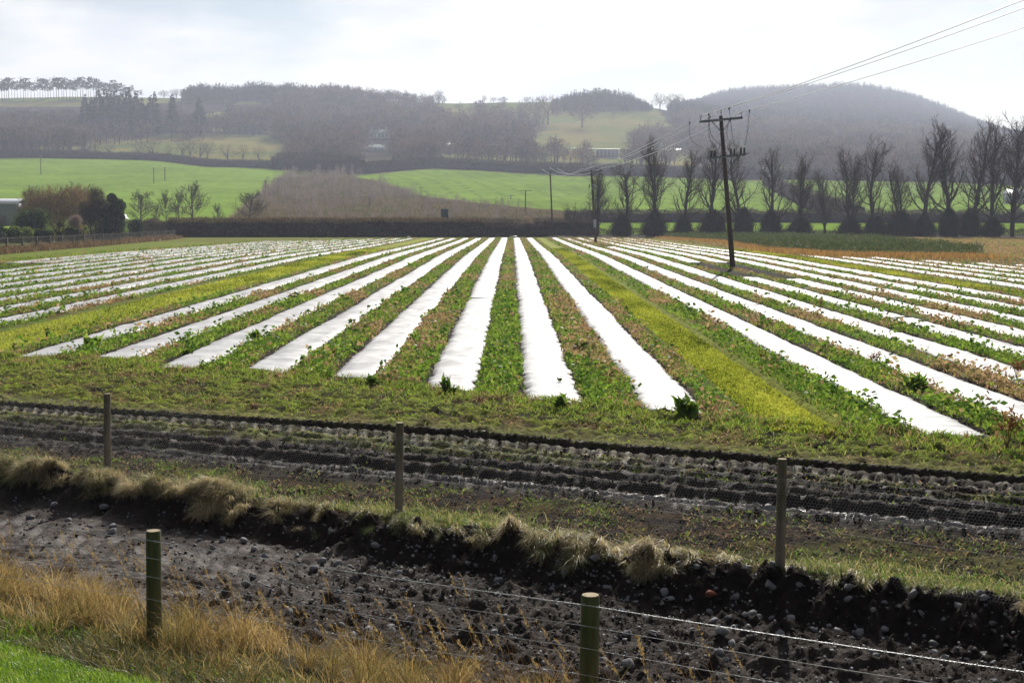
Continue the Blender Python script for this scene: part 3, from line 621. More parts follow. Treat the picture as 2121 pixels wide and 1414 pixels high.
for _ in range(1000):
    r0 = rng.uniform(-20, 2.5); cl_ = float(CLR_(r0)) * (.75 + 1.0 * float(fbm(np.array([r0]), np.array([0.]), .9, 2, 60)[0]))
    if rng.random() > cl_ * 1.1 + .06: continue
    s0 = s_top(r0) + rng.normal() * .13 - .05; x0, y0 = SR(s0, r0); g = float(np.clip(.12 + 1.3 * fbm(np.array([r0]), np.array([s0 * 2]), 1.0, 2, 63)[0] + .55 * ((r0 > -10.5) & (r0 < -8.3)) + .5 * (r0 > -5), 0, 1))
    C.append((x0, y0, rng.uniform(.05, .14) * (.6 + .6 * cl_), g, rng.uniform(.6, 1.15) * (.45 + .6 * cl_)))
tussocks(C, 420, .31, .0048, m_pale, 'bank_turf', 'straw coloured and green grass tussocks hanging over the dark cut bank', down=.9, split=.28)
n = 15000; r_ = rng.choice([-10.0, -9.2, -8.6, -4.7, -4.1, -3.4, -2.6, -12.4], n) + rng.normal(size=n) * .4; s = s_top(r_) + .12 + np.abs(rng.normal(size=n)) * .3; x, y = SR(s, r_)
v, f, r = blades(np.stack([x, y, gz(x, y)], -1), uni(n, .04, .14), uni(n, .004, .009), math.atan2(-NY, -NX) + rng.normal(size=n) * 1.2, uni(n, .1, 1), uni(n, .2, 1.2), np.where(rng.random(n) < .5, uni(n, .1, .3), uni(n, .3, 1)))
m = MB(); m.add(v, f, r); tag(m.build('green_bank_grass', m_straw2), 'fresh green grass along the top of the bank beside the wooden posts', 'grass', kind='stuff')
# -- rough grass belt around the near fence
def belt(n, smin, smax, L0, L1, rl, rh, lean0, lean1, wid, mat, name, label, cl=1.0, rmin=-14, rmax=0.5, seed=70, az0=math.pi - .35):
    r_ = uni(n, rmin, rmax); s = uni(n, smin, smax); x, y = SR(s, r_); c1 = fbm(x, y, .7, 3, seed); c2 = fbm(r_, s * 0, .9, 2, seed + 1)
    k = (np.abs(x) < .37 * y + .6) & (rng.random(n) < np.clip(.55 + cl * (c1 + c2), .03, 1)); x, y, c1, c2 = x[k], y[k], c1[k], c2[k]; m_ = len(x)
    L = uni(m_, L0, L1) * np.clip(.75 + .5 * (c1 + c2), .4, 1.35)
    az = az0 + rng.normal(size=m_) * 1.1 + fbm(x, y, .5, 2, seed + 2) * 2.5
    v, f, r = blades(np.stack([x, y, gz(x, y)], -1), L, wid * uni(m_, .6, 1.4), az, uni(m_, lean0, lean1), uni(m_, .1, 1.0), np.clip(uni(m_, rl, rh) + c1 * .25, 0, 1))
    mb = MB(); mb.add(v, f, r); return tag(mb.build(name, mat), label, 'grass', kind='stuff')
belt(30000, 6.25, 7.7, .16, .34, .0, .45, .5, 1.3, .006, m_straw, 'rough_grass', 'matted dark green and grey grass between the lawn and the dry stalks', .5, seed=75)
belt(15000, 6.95, 8.3, .20, .46, .45, 1.0, .1, .6, .004, m_straw, 'dry_grass', 'orange dry grass lit from behind along the near wire fence', 1.3, seed=70)
belt(9000, 6.3, 7.4, .08, .20, .0, .7, .2, .9, .007, m_grass, 'green_tufts', 'bright green grass tufts at the foot of the dry grass', 1.6, seed=80)
C = []
for _ in range(210):
    r0 = rng.uniform(-13, .2); s0 = rng.uniform(6.5, 8.35); x0, y0 = SR(s0, r0)
    if abs(x0) > .37 * y0 + .4: continue
    up_ = float(sst(6.8, 7.5, s0)); C.append((x0, y0, rng.uniform(.06, .15), .75 * (1 - up_) + .1 * rng.random(), (.42 + .6 * up_) * rng.uniform(.6, 1.25)))
tussocks(C, 260, .40, .0034, m_straw, 'fence_tussocks', 'tangled orange and brown grass tussocks at the foot of the near posts', down=-.25, lean=(.05, .75), droop=(.2, 1.5), split=.3)
# tall stalks with seed heads
n = 420; r_ = uni(n, -13, -3.4); s = uni(n, 7.1, 8.5); x, y = SR(s, r_); k = np.abs(x) < .37 * y + .5; x, y = x[k], y[k]; n = len(x)
c = fbm(x, y, .6, 2, 88); Lh = uni(n, .35, .8) * np.clip(1 + c * .6, .6, 1.3); az = math.pi - .3 + rng.normal(size=n) * .5; ln = uni(n, .1, .55)
mb = MB()
for i in range(n):
    t_ = np.linspace(0, 1, 6); a = ln[i] + .35 * t_; dr = np.array([math.cos(az[i]), math.sin(az[i])]); st_ = Lh[i] / 5
    pts = [np.array([x[i], y[i], Z(x[i], y[i])])]
    for j in range(5): pts.append(pts[-1] + st_ * np.array([dr[0] * math.sin(a[j]), dr[1] * math.sin(a[j]), math.cos(a[j])]))
    pts = np.array(pts); mb.tube(pts, np.linspace(.0019, .0009, 6), 3, rng.uniform(.5, .9), cap=False)
    if i % 3 != 2:
        kk = 34; tt = rng.random(kk); Pp = pts[4] + (pts[5] - pts[4]) * tt[:, None] + rng.normal(size=(kk, 3)) * .004; dd = (pts[5] - pts[4])[None] / st_ + rng.normal(size=(kk, 3)) * .45
        v, f, r = slivers(Pp, dd, uni(kk, .012, .035), .004, uni(kk, .5, 1)); mb.add(v, f, r)
tag(mb.build('seed_stalks', m_straw), 'tall thin dry grass stalks with seed heads leaning left by the near fence', 'grass', kind='stuff')
# -- lawn
n = 150000; x = uni(n, -5.2, 1); y = uni(n, 6.2, 11.5); s = S(x, y); k = (np.abs(x) < .37 * y + .4) & (s < 6.25 + .12 * perlin(x * 3, y * 3)) & (y * .337 + .0 > 0); x, y = x[k], y[k]; n = len(x)
v, f, r = blades(np.stack([x, y, gz(x, y)], -1), uni(n, .04, .085), uni(n, .003, .006), math.pi + rng.normal(size=n) * 1.0, uni(n, .1, .8), uni(n, .1, .9), np.clip(uni(n, .1, 1) + .3 * fbm(x, y, .4, 3, 90), 0, 1))
mb = MB(); mb.add(v, f, r); tag(mb.build('lawn_grass', m_grass), 'sunlit bright green grass in the lower left corner', 'grass', kind='stuff')
# -- right side of the field: dark weedy crop and brown stubble
def wp(px, py): X_, Y_, z_ = hit(px, py); return (X_, Y_)
DPOLY = [wp(1370, 494), wp(1500, 503), wp(1600, 522), wp(1700, 530), wp(2030, 535), wp(2040, 528), wp(1960, 520), wp(1800, 507), wp(1600, 499), wp(1400, 493)]
DPOLY[-1] = (DPOLY[-1][0] + 2, 234); DPOLY[-2] = (45, 232); DPOLY[-3] = (52, 205)
n = 260000; x = uni(n, 12, 75); y = uni(n, 90, 238); k = inpoly(x, y, DPOLY); x, y = x[k], y[k]; n = len(x)
hh = uni(n, 0, 1)**.6 * (.85 + .5 * fbm(x, y, 3, 3, 91)); P = np.stack([x, y, zbase(x, y) + hh], -1)
v, f, r = slivers(P, rng.normal(size=(n, 3)) * [1, 1, .6] + [0, 0, .9], uni(n, .15, .35), .07, np.clip(uni(n, .1, .9) + .3 * fbm(x, y, 4, 2, 92), 0, 1))
mb = MB(); mb.add(v, f, r); tag(mb.build('dark_crop', m_dark), 'patch of tall dark green crop before the avenue of bare trees', 'crop', kind='stuff')
n = 190000; x = uni(n, 8, 85); y = 60 + uni(n, 0, 1)**.8 * 178; ind = inpoly(x, y, DPOLY)
dens = np.where(x > 22.6, .5, np.clip((y - 150) / 60, 0, .5)) * np.clip(.75 + fbm(x, y, 4, 3, 93), 0, 1) * np.where(y > 232, 0, 1)
dens = np.where((x > 22.6) & (bed_dist(x) < .4) & (y < 125), dens * .25, dens)
k = inview(x, y) & ~ind & (rng.random(n) < dens) & (np.abs(x - 21.5) > .9); x, y = x[k], y[k]; n = len(x)
v, f, r = blades(np.stack([x, y, zbase(x, y)], -1), uni(n, .08, .30), .03 + y / 3500, uni(n, 0, 6.28), uni(n, 0, .8), uni(n, 0, 1), np.where(rng.random(n) < .15, uni(n, .3, .6), uni(n, .78, 1)))
mb = MB(); mb.add(v, f, r); tag(mb.build('brown_weeds', m_weed), 'reddish brown dead weeds covering the right side of the field', 'weeds', kind='stuff')
# a fringe of taller orange grass in front of the dark crop
n = 14000; a_ = rng.integers(0, 4, n); t_ = rng.random(n); DP = np.array(DPOLY); P = DP[a_] + (DP[a_ + 1] - DP[a_]) * t_[:, None]; x = P[:, 0] + rng.normal(size=n) * .8; y = P[:, 1] - np.abs(rng.normal(size=n)) * 3
v, f, r = blades(np.stack([x, y, zbase(x, y)], -1), uni(n, .25, .6), .05, uni(n, 0, 6.28), uni(n, 0, .4), uni(n, 0, .7), uni(n, 0, 1))
mb = MB(); mb.add(v, f, r); tag(mb.build('orange_grass', leafmat('rusty_grass', [(0, (.24, .13, .05)), (1, (.50, .30, .12))], .45, 0)), 'fringe of orange dry grass in front of the dark green crop', 'grass', kind='stuff')

n = 30000; a_ = rng.random(n); b0 = np.array(wp(-60, 531)); b1 = np.array(wp(362, 494)); x = b0[0] + (b1[0] - b0[0]) * a_ + rng.normal(size=n) * .5 + .2; y = b0[1] + (b1[1] - b0[1]) * a_ + rng.normal(size=n) * .4
v, f, r = blades(np.stack([x, y, zbase(x, y)], -1), uni(n, .2, .8) * (1 + .8 * fbm(x, y, 3, 2, 99)), .045, uni(n, 0, 6.28), uni(n, 0, .5), uni(n, 0, .9), uni(n, 0, 1))
mb = MB(); mb.add(v, f, r); tag(mb.build('fence_grass', leafmat('pinkish_dead_grass', [(0, (.07, .05, .035)), (.6, (.20, .13, .09)), (1, (.36, .26, .18))], .4, 0)), 'pinkish brown dead grass along the foot of the left mesh fence', 'grass', kind='stuff')
# ================================================================== single weed plants one can point at
def rosette(n, L, h, seed):
    rs = np.random.default_rng(seed); az = rs.uniform(0, 6.28, n); P = np.zeros((n, 3)); P[:, :2] = rs.normal(size=(n, 2)) * L * .22; P[:, 2] = rs.uniform(0, h, n)
    return blades(P, L * rs.uniform(.5, 1.1, n), L * .28, az, rs.uniform(.1, 1.0, n), rs.uniform(.3, 1.3, n), rs.uniform(.05, .6, n))
PL = [(192, 722, .42, .12, 'dark green leafy clump between the two leftmost near strip ends'),
      (530, 705, .30, .10, 'dark leafy weed between the third and fourth near strip ends'),
      (390, 737, .22, .08, 'low dark weed at the left side of the third strip end'),
      (925, 818, .26, .18, 'bushy green weed growing over the end of a white strip'),
      (1162, 850, .24, .16, 'upright green weed at the end of the straight central strip'),
      (1425, 868, .34, .20, 'dark grassy tuft at the near end of the strip left of the moss path'),
      (770, 800, .22, .12, 'green tuft in front of a white strip end left of centre'),
      (1545, 812 - 0, .22, .1, 'small weed on the moss path') ,
      (1895, 812, .36, .14, 'round dark cabbage-like weed between two right-hand strips'),
      (860, 712, .30, .12, 'dark green weed in the row left of the broken strip'),
      (1200, 728, .26, .14, 'dark green weed right of the straight central strip'),
      (1160, 800 - 2, .10, .05, 'tiny green weed standing on the straight central strip')]
for k, (px, py, L, h, lb) in enumerate(PL):
    if k == 7: continue
    X_, Y_, z_ = hit(px, py); mb = MB(); v, f, r = rosette(int(60 if L > .15 else 24), L, h, 100 + k); mb.add(v, f, r)
    o = mb.build('weed_plant', m_weed); o.location = (X_, Y_, z_ + .01 + (.07 if k == 11 else 0)); tag(o, lb, 'weed')
m_dock = leafmat('dead_stem', [(0, (.20, .10, .05)), (1, (.42, .24, .12))], .4, 0)
DK = [(1580, 752, .30, 'curled brown dead weed beside the moss path'), (1812, 765, .42, 'upright brown dead stalk between two right-hand strips'), (1260, 808, .22, 'brown leaf curl lying right of the central strip'),
      (2105, 790, .45, 'tall brown dead weed at the right edge of the field'), (2085, 935, .60, 'orange brown branching dead weed by the nearest right strip end'), (690, 745 - 0, .25, 'dry beige clump between strips left of centre'), (1725, 590, .5, 'brown dead dock standing among the far right strips'), (1700, 640, .35, 'red brown stalk clump right of the overlapping sheet join')]
for k, (px, py, h, lb) in enumerate(DK):
    X_, Y_, z_ = hit(px, py); rs = np.random.default_rng(200 + k); mb = MB()
    for j in range(7):
        a = rs.uniform(0, 6.28); sp_ = rs.uniform(.1, .5); pts = np.array([[0, 0, 0], [math.cos(a) * sp_ * h * .3, math.sin(a) * sp_ * h * .3, h * .5], [math.cos(a) * sp_ * h, math.sin(a) * sp_ * h, h * rs.uniform(.7, 1)]])
        mb.tube(pts, [.006, .004, .002], 4, rs.uniform(0, 1)); q_ = 14
        P = pts[1] + (pts[2] - pts[1]) * rs.random((q_, 1)); v, f, r = blades(P, h * .28, h * .06, rs.uniform(0, 6.28, q_), rs.uniform(.3, 2, q_), 1.0, rs.random(q_)); mb.add(v, f, r)
    o = mb.build('dead_weed', m_dock); o.location = (X_, Y_, z_ + .01); tag(o, lb, 'dead weed')
# ================================================================== fences near the camera
m_post, t = newmat('weathered_post')
b_ = t.nodes.new('ShaderNodeBsdfPrincipled'); o_ = t.nodes.new('ShaderNodeOutputMaterial'); t.links.new(b_.outputs[0], o_.inputs[0])
w_ = noise(t, 14, 7, .7, mapping=(1, 1, .07)); b2_ = noise(t, 5, 4, .6, mapping=(1, 1, .6))
t.links.new(mixc(t, ramp(t, b2_, [(.42, (0, 0, 0)), (.62, (1, 1, 1))]), ramp(t, w_, [(.3, (.11, .085, .065)), (.7, (.30, .24, .19))]), ramp(t, w_, [(.3, (.055, .055, .022)), (.7, (.16, .155, .07))])), b_.inputs['Base Color'])
b_.inputs['Roughness'].default_value = .8; b_.inputs['Specular IOR Level'].default_value = .25; t.links.new(bump(t, w_, .7, .01), b_.inputs['Normal'])
m_gpost, t = newmat('treated_green_post')
b_ = t.nodes.new('ShaderNodeBsdfPrincipled'); o_ = t.nodes.new('ShaderNodeOutputMaterial'); t.links.new(b_.outputs[0], o_.inputs[0])
w_ = noise(t, 16, 7, .7, mapping=(1, 1, .06)); b2_ = noise(t, 6, 4, .6, mapping=(1, 1, .5))
t.links.new(mixc(t, ramp(t, b2_, [(.4, (0, 0, 0)), (.65, (1, 1, 1))]), ramp(t, w_, [(.3, (.05, .052, .02)), (.7, (.15, .14, .06))]), ramp(t, w_, [(.3, (.03, .05, .016)), (.7, (.10, .12, .04))])), b_.inputs['Base Color'])
b_.inputs['Roughness'].default_value = .75; b_.inputs['Specular IOR Level'].default_value = .3; t.links.new(bump(t, w_, .8, .012), b_.inputs['Normal'])
m_end = pmat('sawn_end', (.30, .24, .15), .85, .2, nsc=30, namp=.4)
m_steel = pmat('galvanised_wire', (.55, .56, .58), .35, .6, metal=.85, nsc=8, namp=.2)
def round_post(r, h, z0, lean, mat, parent, name='post', n=18):
    zs = np.concatenate([[z0], np.linspace(z0 + .1, h - .012, 9), [h]]); rs = np.interp(zs, [z0, h], [r * 1.05, r * .97]); rs[-1] *= .9
    pts = np.stack([lean[0] * (zs / h), lean[1] * (zs / h), zs], -1); mb = MB(); mb.tube(pts, rs, n, .5, cap=False); o = mb.build(name, mat, parent, smooth=True)
    mc = MB(); a = np.arange(n) / n * 2 * math.pi; v = np.stack([np.cos(a) * r * .88, np.sin(a) * r * .88, 0 * a + h + .001], -1) + [lean[0], lean[1], 0]
    mc.add(np.concatenate([v, [[lean[0], lean[1], h + .003]]]), np.array([[i, (i + 1) % n, n] for i in range(n)])); mc.build('post_top', m_end, o); return o
nf = empty('wire_fence', (-2.76, 10.72, 0), label='low near fence of two thick greenish round posts with barbed and plain wires', cat='fence')
NP = [(-2.76, 10.72, .975), (.49, 8.92, .965)]
for i, (x, y, h) in enumerate(NP):
    p = round_post(.062 if i else .058, h + .02, -.25, (0.012, 0), m_gpost, nf, n=20); p.location = (x + 2.76, y - 10.72, 0)
    p['label'] = ['left post half sunk in orange dry grass', 'right post cut off by the lower picture edge'][i]
d_ = np.array([NP[1][0] - NP[0][0], NP[1][1] - NP[0][1], 0]); per = np.array([.554, .8325, 0])
def fence_wire(z, rad, name, barbed, sag=.02):
    a = np.array([-2.76, 10.72, 0]) - d_ * 1.1; mb = MB(); base = np.array([-2.76, 10.72, 0]); tt = np.linspace(-1.1, 2.1, 140)
    ph = tt - np.floor(tt); zz = z - sag * 4 * ph * (1 - ph); P = base + d_ * tt[:, None] + np.array([0, 0, 1]) * zz[:, None] - per * .065 - base
    if barbed:
        L = np.linalg.norm(d_); n = 900; t2 = np.linspace(-1.1, 2.1, n); ph = t2 - np.floor(t2); zz = z - sag * 4 * ph * (1 - ph)
        C = d_ * t2[:, None] - per * .065; C[:, 2] = zz; an = t2 * L / .045 * 2 * math.pi; du = d_ / L
        for s_ in (0, math.pi):
            O = np.cos(an + s_)[:, None] * np.array([0, 0, 1]) * .0022 + np.sin(an + s_)[:, None] * per * .0022; mb.tube(C + O, rad, 4, .5, cap=False)
        nb = int(3.2 * L / .10)
        for k in range(nb):
            tk = -1.1 + 3.2 * (k + .5) / nb; ph = tk - math.floor(tk); c = d_ * tk - per * .065; c[2] = z - sag * 4 * ph * (1 - ph)
            for sg in (-1, 1):
                dv = np.array([0, 0, 1.]) * .011 + per * .008 * sg + du * .004 * sg; mb.tube(np.array([c - dv, c + dv]), .0013, 3, .5)
    else: mb.tube(P, rad, 5, .5, cap=False)
    return mb.build(name, m_steel, nf)
fence_wire(.935, .0016, 'barbed_wire', True, .012)
for z, r_ in ((.80, .0021), (.655, .0021), (.48, .0017)): fence_wire(z, r_, 'plain_wire', False)
# a few upright net stays between the wires
m_gal0 = pmat('dull_wire', (.30, .30, .30), .6, .3, metal=.3)
ff = empty('netting_fence', (-5.28, 18.33, 0), label='far roadside fence of slender grey round posts carrying hexagonal wire netting', cat='fence')
FP = [(223, 985, 815, 'leftmost slim post standing in straw coloured turf'), (826, 1070, 875, 'middle slim post on the green bank top'), (1615, 1195, 950, 'rightmost slim post, its shadow falling down the bank')]
fpos = []
for px, pb, pt_, lb in FP:
    d = ray(px, pb); d = d / d[2] * (0.0 - CAMH); x, y = d[0], d[1]; z = Z(x, y); h = ZD(pt_, y); fpos.append((x, y, z, h))
    p = round_post(.046, h, z - .3, (.02 if px != 1615 else .005, 0), m_post, ff, n=14); p.location = (x + 5.28, y - 18.33, 0); p['label'] = lb
fa = np.array(fpos[0][:2]); fd = (np.array(fpos[2][:2]) - fa) / 2
fdir = fd / np.linalg.norm(fd); L_ = 4.7
def netting(r0, r1, name):
    mb = MB(); cw, chh = .032, .0185; nx = int((r1 - r0) / cw); H0, H1 = .06, .93; nz_ = int((H1 - H0) / (chh * 1.5))
    A = []; B = []
    # hexagons: twisted uprights joined by zig-zag wires
    for j in range(nz_ + 1):
        zc = H0 + j * chh * 1.5; off = .5 * (j % 2); i = np.arange(nx); x0 = r0 + (i + off) * cw
        A.append(np.stack([x0, np.full(nx, zc)], -1)); B.append(np.stack([x0, np.full(nx, zc + chh)], -1))
        A.append(np.stack([x0, np.full(nx, zc + chh)], -1)); B.append(np.stack([x0 + cw / 2, np.full(nx, zc + chh * 1.5)], -1))
        A.append(np.stack([x0, np.full(nx, zc + chh)], -1)); B.append(np.stack([x0 - cw / 2, np.full(nx, zc + chh * 1.5)], -1))
    A = np.concatenate(A); B = np.concatenate(B)
    def w3(P):
        r_ = P[:, 0]; bl = .012 * perlin(r_ * 1.7, P[:, 1] * 3)
        return np.stack([fa[0] + fdir[0] * r_ - NX * (.05 + bl) - fa[0], fa[1] + fdir[1] * r_ - NY * (.05 + bl) - fa[1], P[:, 1] + .02 * perlin(r_ * .4, r_ * 0)], -1)
    V, F = segs(w3(A), w3(B), np.full(len(A), .0005), np.full(len(A), .0005), 3); mb.add(V, F)
    o = mb.build(name, m_steel, ff); o.location = (fa[0] + 5.28, fa[1] - 18.33, 0); return o
netting(-2.2, L_ * 2 + 2.6, 'wire_netting')
mb = MB()
for z in (.94, .52):
    tt = np.linspace(-2.3, L_ * 2 + 2.7, 60); ph = (tt / L_) % 1; P = np.stack([fdir[0] * tt - NX * .052, fdir[1] * tt - NY * .052, z - .03 * 4 * ph * (1 - ph)], -1); mb.tube(P, .0009, 4, .5)
o = mb.build('line_wire', m_gal0, ff); o.location = (fa[0] + 5.28, fa[1] - 18.33, 0)

# ================================================================== stones and clods
def rock_shape(seed, flat=.7, npts=15):
    import bmesh
    rs = np.random.default_rng(seed); P = rs.normal(size=(npts, 3)); P /= np.linalg.norm(P, axis=1)[:, None]; P *= rs.uniform(.72, 1.05, (npts, 1)); P *= [1, rs.uniform(.6, .95), rs.uniform(.5, .85)]
    bm = bmesh.new()
    for p in P: bm.verts.new(p)
    bmesh.ops.convex_hull(bm, input=bm.verts[:]); bmesh.ops.delete(bm, geom=[v for v in bm.verts if not v.link_faces], context='VERTS')
    if npts > 10: bmesh.ops.bevel(bm, geom=bm.edges[:], offset=.05, segments=1, affect='EDGES')
    bmesh.ops.triangulate(bm, faces=bm.faces[:]); bm.verts.index_update()
    V = np.array([v.co[:] for v in bm.verts]); F = np.array([[v.index for v in f.verts] for f in bm.faces]); bm.free(); return V, F
ROCKS = [rock_shape(300 + k) for k in range(10)]
m_stone = pmat('pale_rubble', (.21, .208, .215), .85, .25, nsc=6, namp=.45, bsc=25, bst=.4, bd=.02)
m_clod = pmat('soil_clod', (.032, .025, .022), .9, .15, nsc=12, namp=.5, bsc=40, bst=.5, bd=.01)
n = 38000; r_ = uni(n, -19, .5); s = uni(n, 8.4, 12.6); x, y = SR(s, r_); k = inview(x, y, .6) & (s < s_top(r_)) & (rng.random(n) < np.interp(r_, [-16, -11, -8, 0], [.12, .2, .8, .9])); x, y = x[k], y[k]
n2 = 70000; r2 = uni(n2, -22, 2); s2 = uni(n2, 12, 19.5); x2, y2 = SR(s2, r2); q, rr = qn(x2, y2); k = inview(x2, y2, .6) & (s2 > s_top(r2)) & (q < 3.8) & (rng.random(n2) < np.where((q > .25) & (q < .85), .1, .7)); x, y = np.concatenate([x, x2[k]]), np.concatenate([y, y2[k]])
pos = np.stack([x, y, gz(x, y) + .004], -1); n = len(x); sc = .006 + .03 * rng.random(n)**4
CL = []
for k in range(7):
    V, F = rock_shape(60 + k, npts=9); CL.append((V, F, np.full(len(V), .5)))
o = scatter(CL, pos, uni(n, 0, 6.28), np.stack([sc, sc, sc * .75], -1)).build('soil_clods', m_clod); tag(o, 'small crumbled clods of dark soil on the tracks and the drive', 'soil', kind='stuff')
n = 4200; r_ = -9.5 + rng.normal(size=n) * 5; r_ = np.where(rng.random(n) < .6, uni(n, -9.5, -.5), r_); s = np.where(rng.random(n) < .3, s_top(r_) - np.abs(rng.normal(size=n)) * .45 - .1, uni(n, 8.7, 11.9)); x, y = SR(s, r_)
k = inview(x, y, .4) & (s > 8.5); x, y = x[k], y[k]; n = len(x); sc = .010 + .022 * rng.random(n)**2
SV = [(V, F, np.full(len(V), .5)) for V, F, _ in CL]
tag(scatter(SV, np.stack([x, y, gz(x, y) + sc * .3], -1), uni(n, 0, 6.28), sc).build('gravel', m_stone), 'small pale gravel mixed into the dark earth of the drive', 'gravel', kind='stuff')
named = [(60, 1000, .085, 'left one of two white stones under the left end of the bank'), (76, 1003, .095, 'right one of two white stones under the left end of the bank'), (215, 1052, .16, 'broad pale stone lying flat at the left below the bank'),
 (685, 1116, .13, 'upright pale stone stuck in the dark bank right of centre-left turf'), (1025, 1166, .14, 'upright pale tooth-shaped stone in the middle of the dark bank'), (860, 1178, .10, 'single white block at the foot of the bank in the centre'),
 (1549, 1186, .12, 'grey stone perched on the bank edge left of the rightmost slim post'), (1525, 1236, .17, 'largest long stone in the rubble left of the rightmost slim post'), (1592, 1240, .15, 'rounded grey stone directly below the rightmost slim post'), (2030, 1250, .13, 'dark grey stone on the bank top near the right edge'), (2057, 1300, .11, 'pale round stone in the dark bank near the right picture edge'),
 (1570, 1293, .14, 'pointed stone under the barbed wire right of the near post'), (1640, 1300, .15, 'pair-side pale stone on the post shadow line')]
def place_rock(x, y, z, size, k, label, group=None, up=None):
    V, F = ROCKS[k % 10]; me = RM.setdefault(k % 10, None)
    if me is None:
        o = mesh_np('stone', V, F, m_stone, np.full(len(V), .5)); RM[k % 10] = o.data
    else: o = bpy.data.objects.new('stone', me); COL.objects.link(o)
    o.location = (x, y, z); sz = size * .5; o.scale = (sz, sz, sz) if up is None else (sz * .6, sz * .6, sz * 1.3); o.rotation_euler = (random.uniform(-.3, .3), random.uniform(-.3, .3), random.uniform(0, 6.28))
    return tag(o, label, 'stone', group)
RM = {}
RKG = 'rubble stones scattered on the drive'
for k, (px, py, sz, lb) in enumerate(named):
    X_, Y_, z_ = hit(px, py); place_rock(X_, Y_, float(gz(np.array([X_]), np.array([Y_]))[0]) + sz * .2, sz, k, lb, RKG, up=1 if 'upright' in lb else None)
cnt = 0; tries = 0; spots = []
while cnt < 280 and tries < 9000:
    tries += 1; zone = random.random()
    if zone < .62: r0 = random.uniform(-10.0, -1.0); s0 = random.uniform(8.9, 11.7) 
    elif zone < .86: r0 = random.uniform(-7.5, -2.0); s0 = s_top(r0) - random.uniform(.1, .7)
    else: r0 = random.uniform(-17, -9); s0 = s_top(r0) - random.uniform(.5, 1.4)
    x, y = SR(s0, r0)
    if abs(x) > .365 * y + .2: continue
    if fbm(np.array([x]), np.array([y]), .9, 2, 95)[0] < -.12 and zone < .62: continue
    if any((x - a)**2 + (y - b)**2 < .012 for a, b in spots): continue
    spots.append((x, y)); sz = .05 + .12 * random.random()**1.8
    lb = ['pale angular rubble stone lying on the rough earth drive', 'grey stone embedded in the crumbling face of the bank', 'whitish stone lying in the shade below the left part of the bank'][0 if zone < .62 else 1 if zone < .86 else 2]
    place_rock(x, y, float(gz(np.array([x]), np.array([y]))[0]) + sz * .12, sz, random.randrange(10), lb, RKG); cnt += 1
# a small terracotta fragment
X_, Y_, z_ = hit(1473, 1240); V, F = ROCKS[3]; o = mesh_np('brick_fragment', V * .075, F, pmat('red_brick', (.20, .06, .035), .9, .2, nsc=9, namp=.3), np.full(len(V), .5)); o.location = (X_, Y_, z_ + .05); tag(o, 'dull red brick fragment in the bank left of the rightmost slim post', 'brick')

# ================================================================== overhead line
m_pole = pmat('tarred_pole', (.085, .062, .050), .8, .3, nsc=6, namp=.45, bsc=18, bst=.5, bd=.02, mapping=(1, 1, .12))
m_gal = pmat('grey_steelwork', (.17, .19, .20), .55, .5, metal=.3, nsc=5, namp=.2)
m_ceram = pmat('white_porcelain', (.75, .75, .74), .12, .7)
m_black = pmat('black_fitting', (.02, .02, .022), .4, .5)
m_cable = pmat('aluminium_line', (.62, .62, .64), .35, .6, metal=.6)
class Pole: pass
def utility_pole(bx, by, top, lean, armw, label, arm=True, r0=.17, r1=.11, slope=0.0, insul=True, braces=True, group='wooden electricity poles', small=False, adir=(1, 0)):
    z = Z(bx, by); H = top - z; root = empty('electricity_pole', (bx, by, z), label=label, cat='electricity pole', group=group)
    zs = np.linspace(-.4, H, 8); mb = MB(); mb.tube(np.stack([lean * zs / H, 0 * zs, zs], -1), np.interp(zs, [0, H], [r0, r1]), 6 if small else 14); mb.build('post', m_pole, root, smooth=True)
    P = Pole(); P.root = root; P.base = np.array([bx, by, z]); P.lean = lean; P.H = H; P.tips = []
    ax = np.array([adir[0], adir[1], slope]); ax /= np.linalg.norm(ax); fw = np.cross([0, 0, 1], ax); c = np.array([lean, 0, H - .25]); P.ax = ax; P.fw = fw
    if arm:
        mb = MB(); mb.bar(c - ax * armw / 2 - fw * .14, c + ax * armw / 2 - fw * .14, .11, .14); mb.build('crossarm', m_gal, root)
        if braces:
            for sg in (-1, 1): mb = MB(); mb.bar(c + ax * sg * armw * .22 - fw * .2 + [0, 0, -.05], c - fw * .13 + [-lean * .08 / 1, 0, -.75], .05, .05); mb.build('brace', m_gal, root)
        for k, u_ in enumerate((-.47, 0, .47)):
            b0 = c + ax * armw * u_ - fw * .14 + [0, 0, .07 if k != 1 else .3]
            ins = MB(); zz = np.array([0, .02, .05, .07, .10, .12, .15, .17]); rr_ = np.array([.02, .07, .075, .045, .065, .04, .05, .02])
            if insul:
                st_ = MB(); st_.tube(np.array([b0 - [0, 0, .05], b0 + [0, 0, .18]]), .018, 6)
                o1 = st_.build('pin', m_black, root)
                ins.tube(np.stack([b0[0] + 0 * zz, b0[1] + 0 * zz, b0[2] + .16 + zz], -1), rr_ * (1.3 if small else 1), 10); ins.build('insulator', m_ceram, root, smooth=True); tip = b0 + [0, 0, .34]
            else: tip = b0 + [0, 0, .1]
            P.tips.append(P.base + tip)
    return P
x1, y1, _ = hit(1518, 557); p1 = utility_pole(x1, y1, ZD(240, y1), -.86, 2.6, 'tall leaning electricity pole nearest the camera with switchgear below its crossarm', slope=.095)
x2, y2, _ = hit(1234, 503); p2 = utility_pole(x2, y2, ZD(352, y2), -.62, 2.9, 'second electricity pole with a grey transformer can and white notice', slope=.07, r0=.18, r1=.13)
x3 = XD(1145, 251); p3 = utility_pole(x3, 251, ZD(352, 251), -.5, 2.9, 'third electricity pole rising behind the wooden gate', slope=.02)
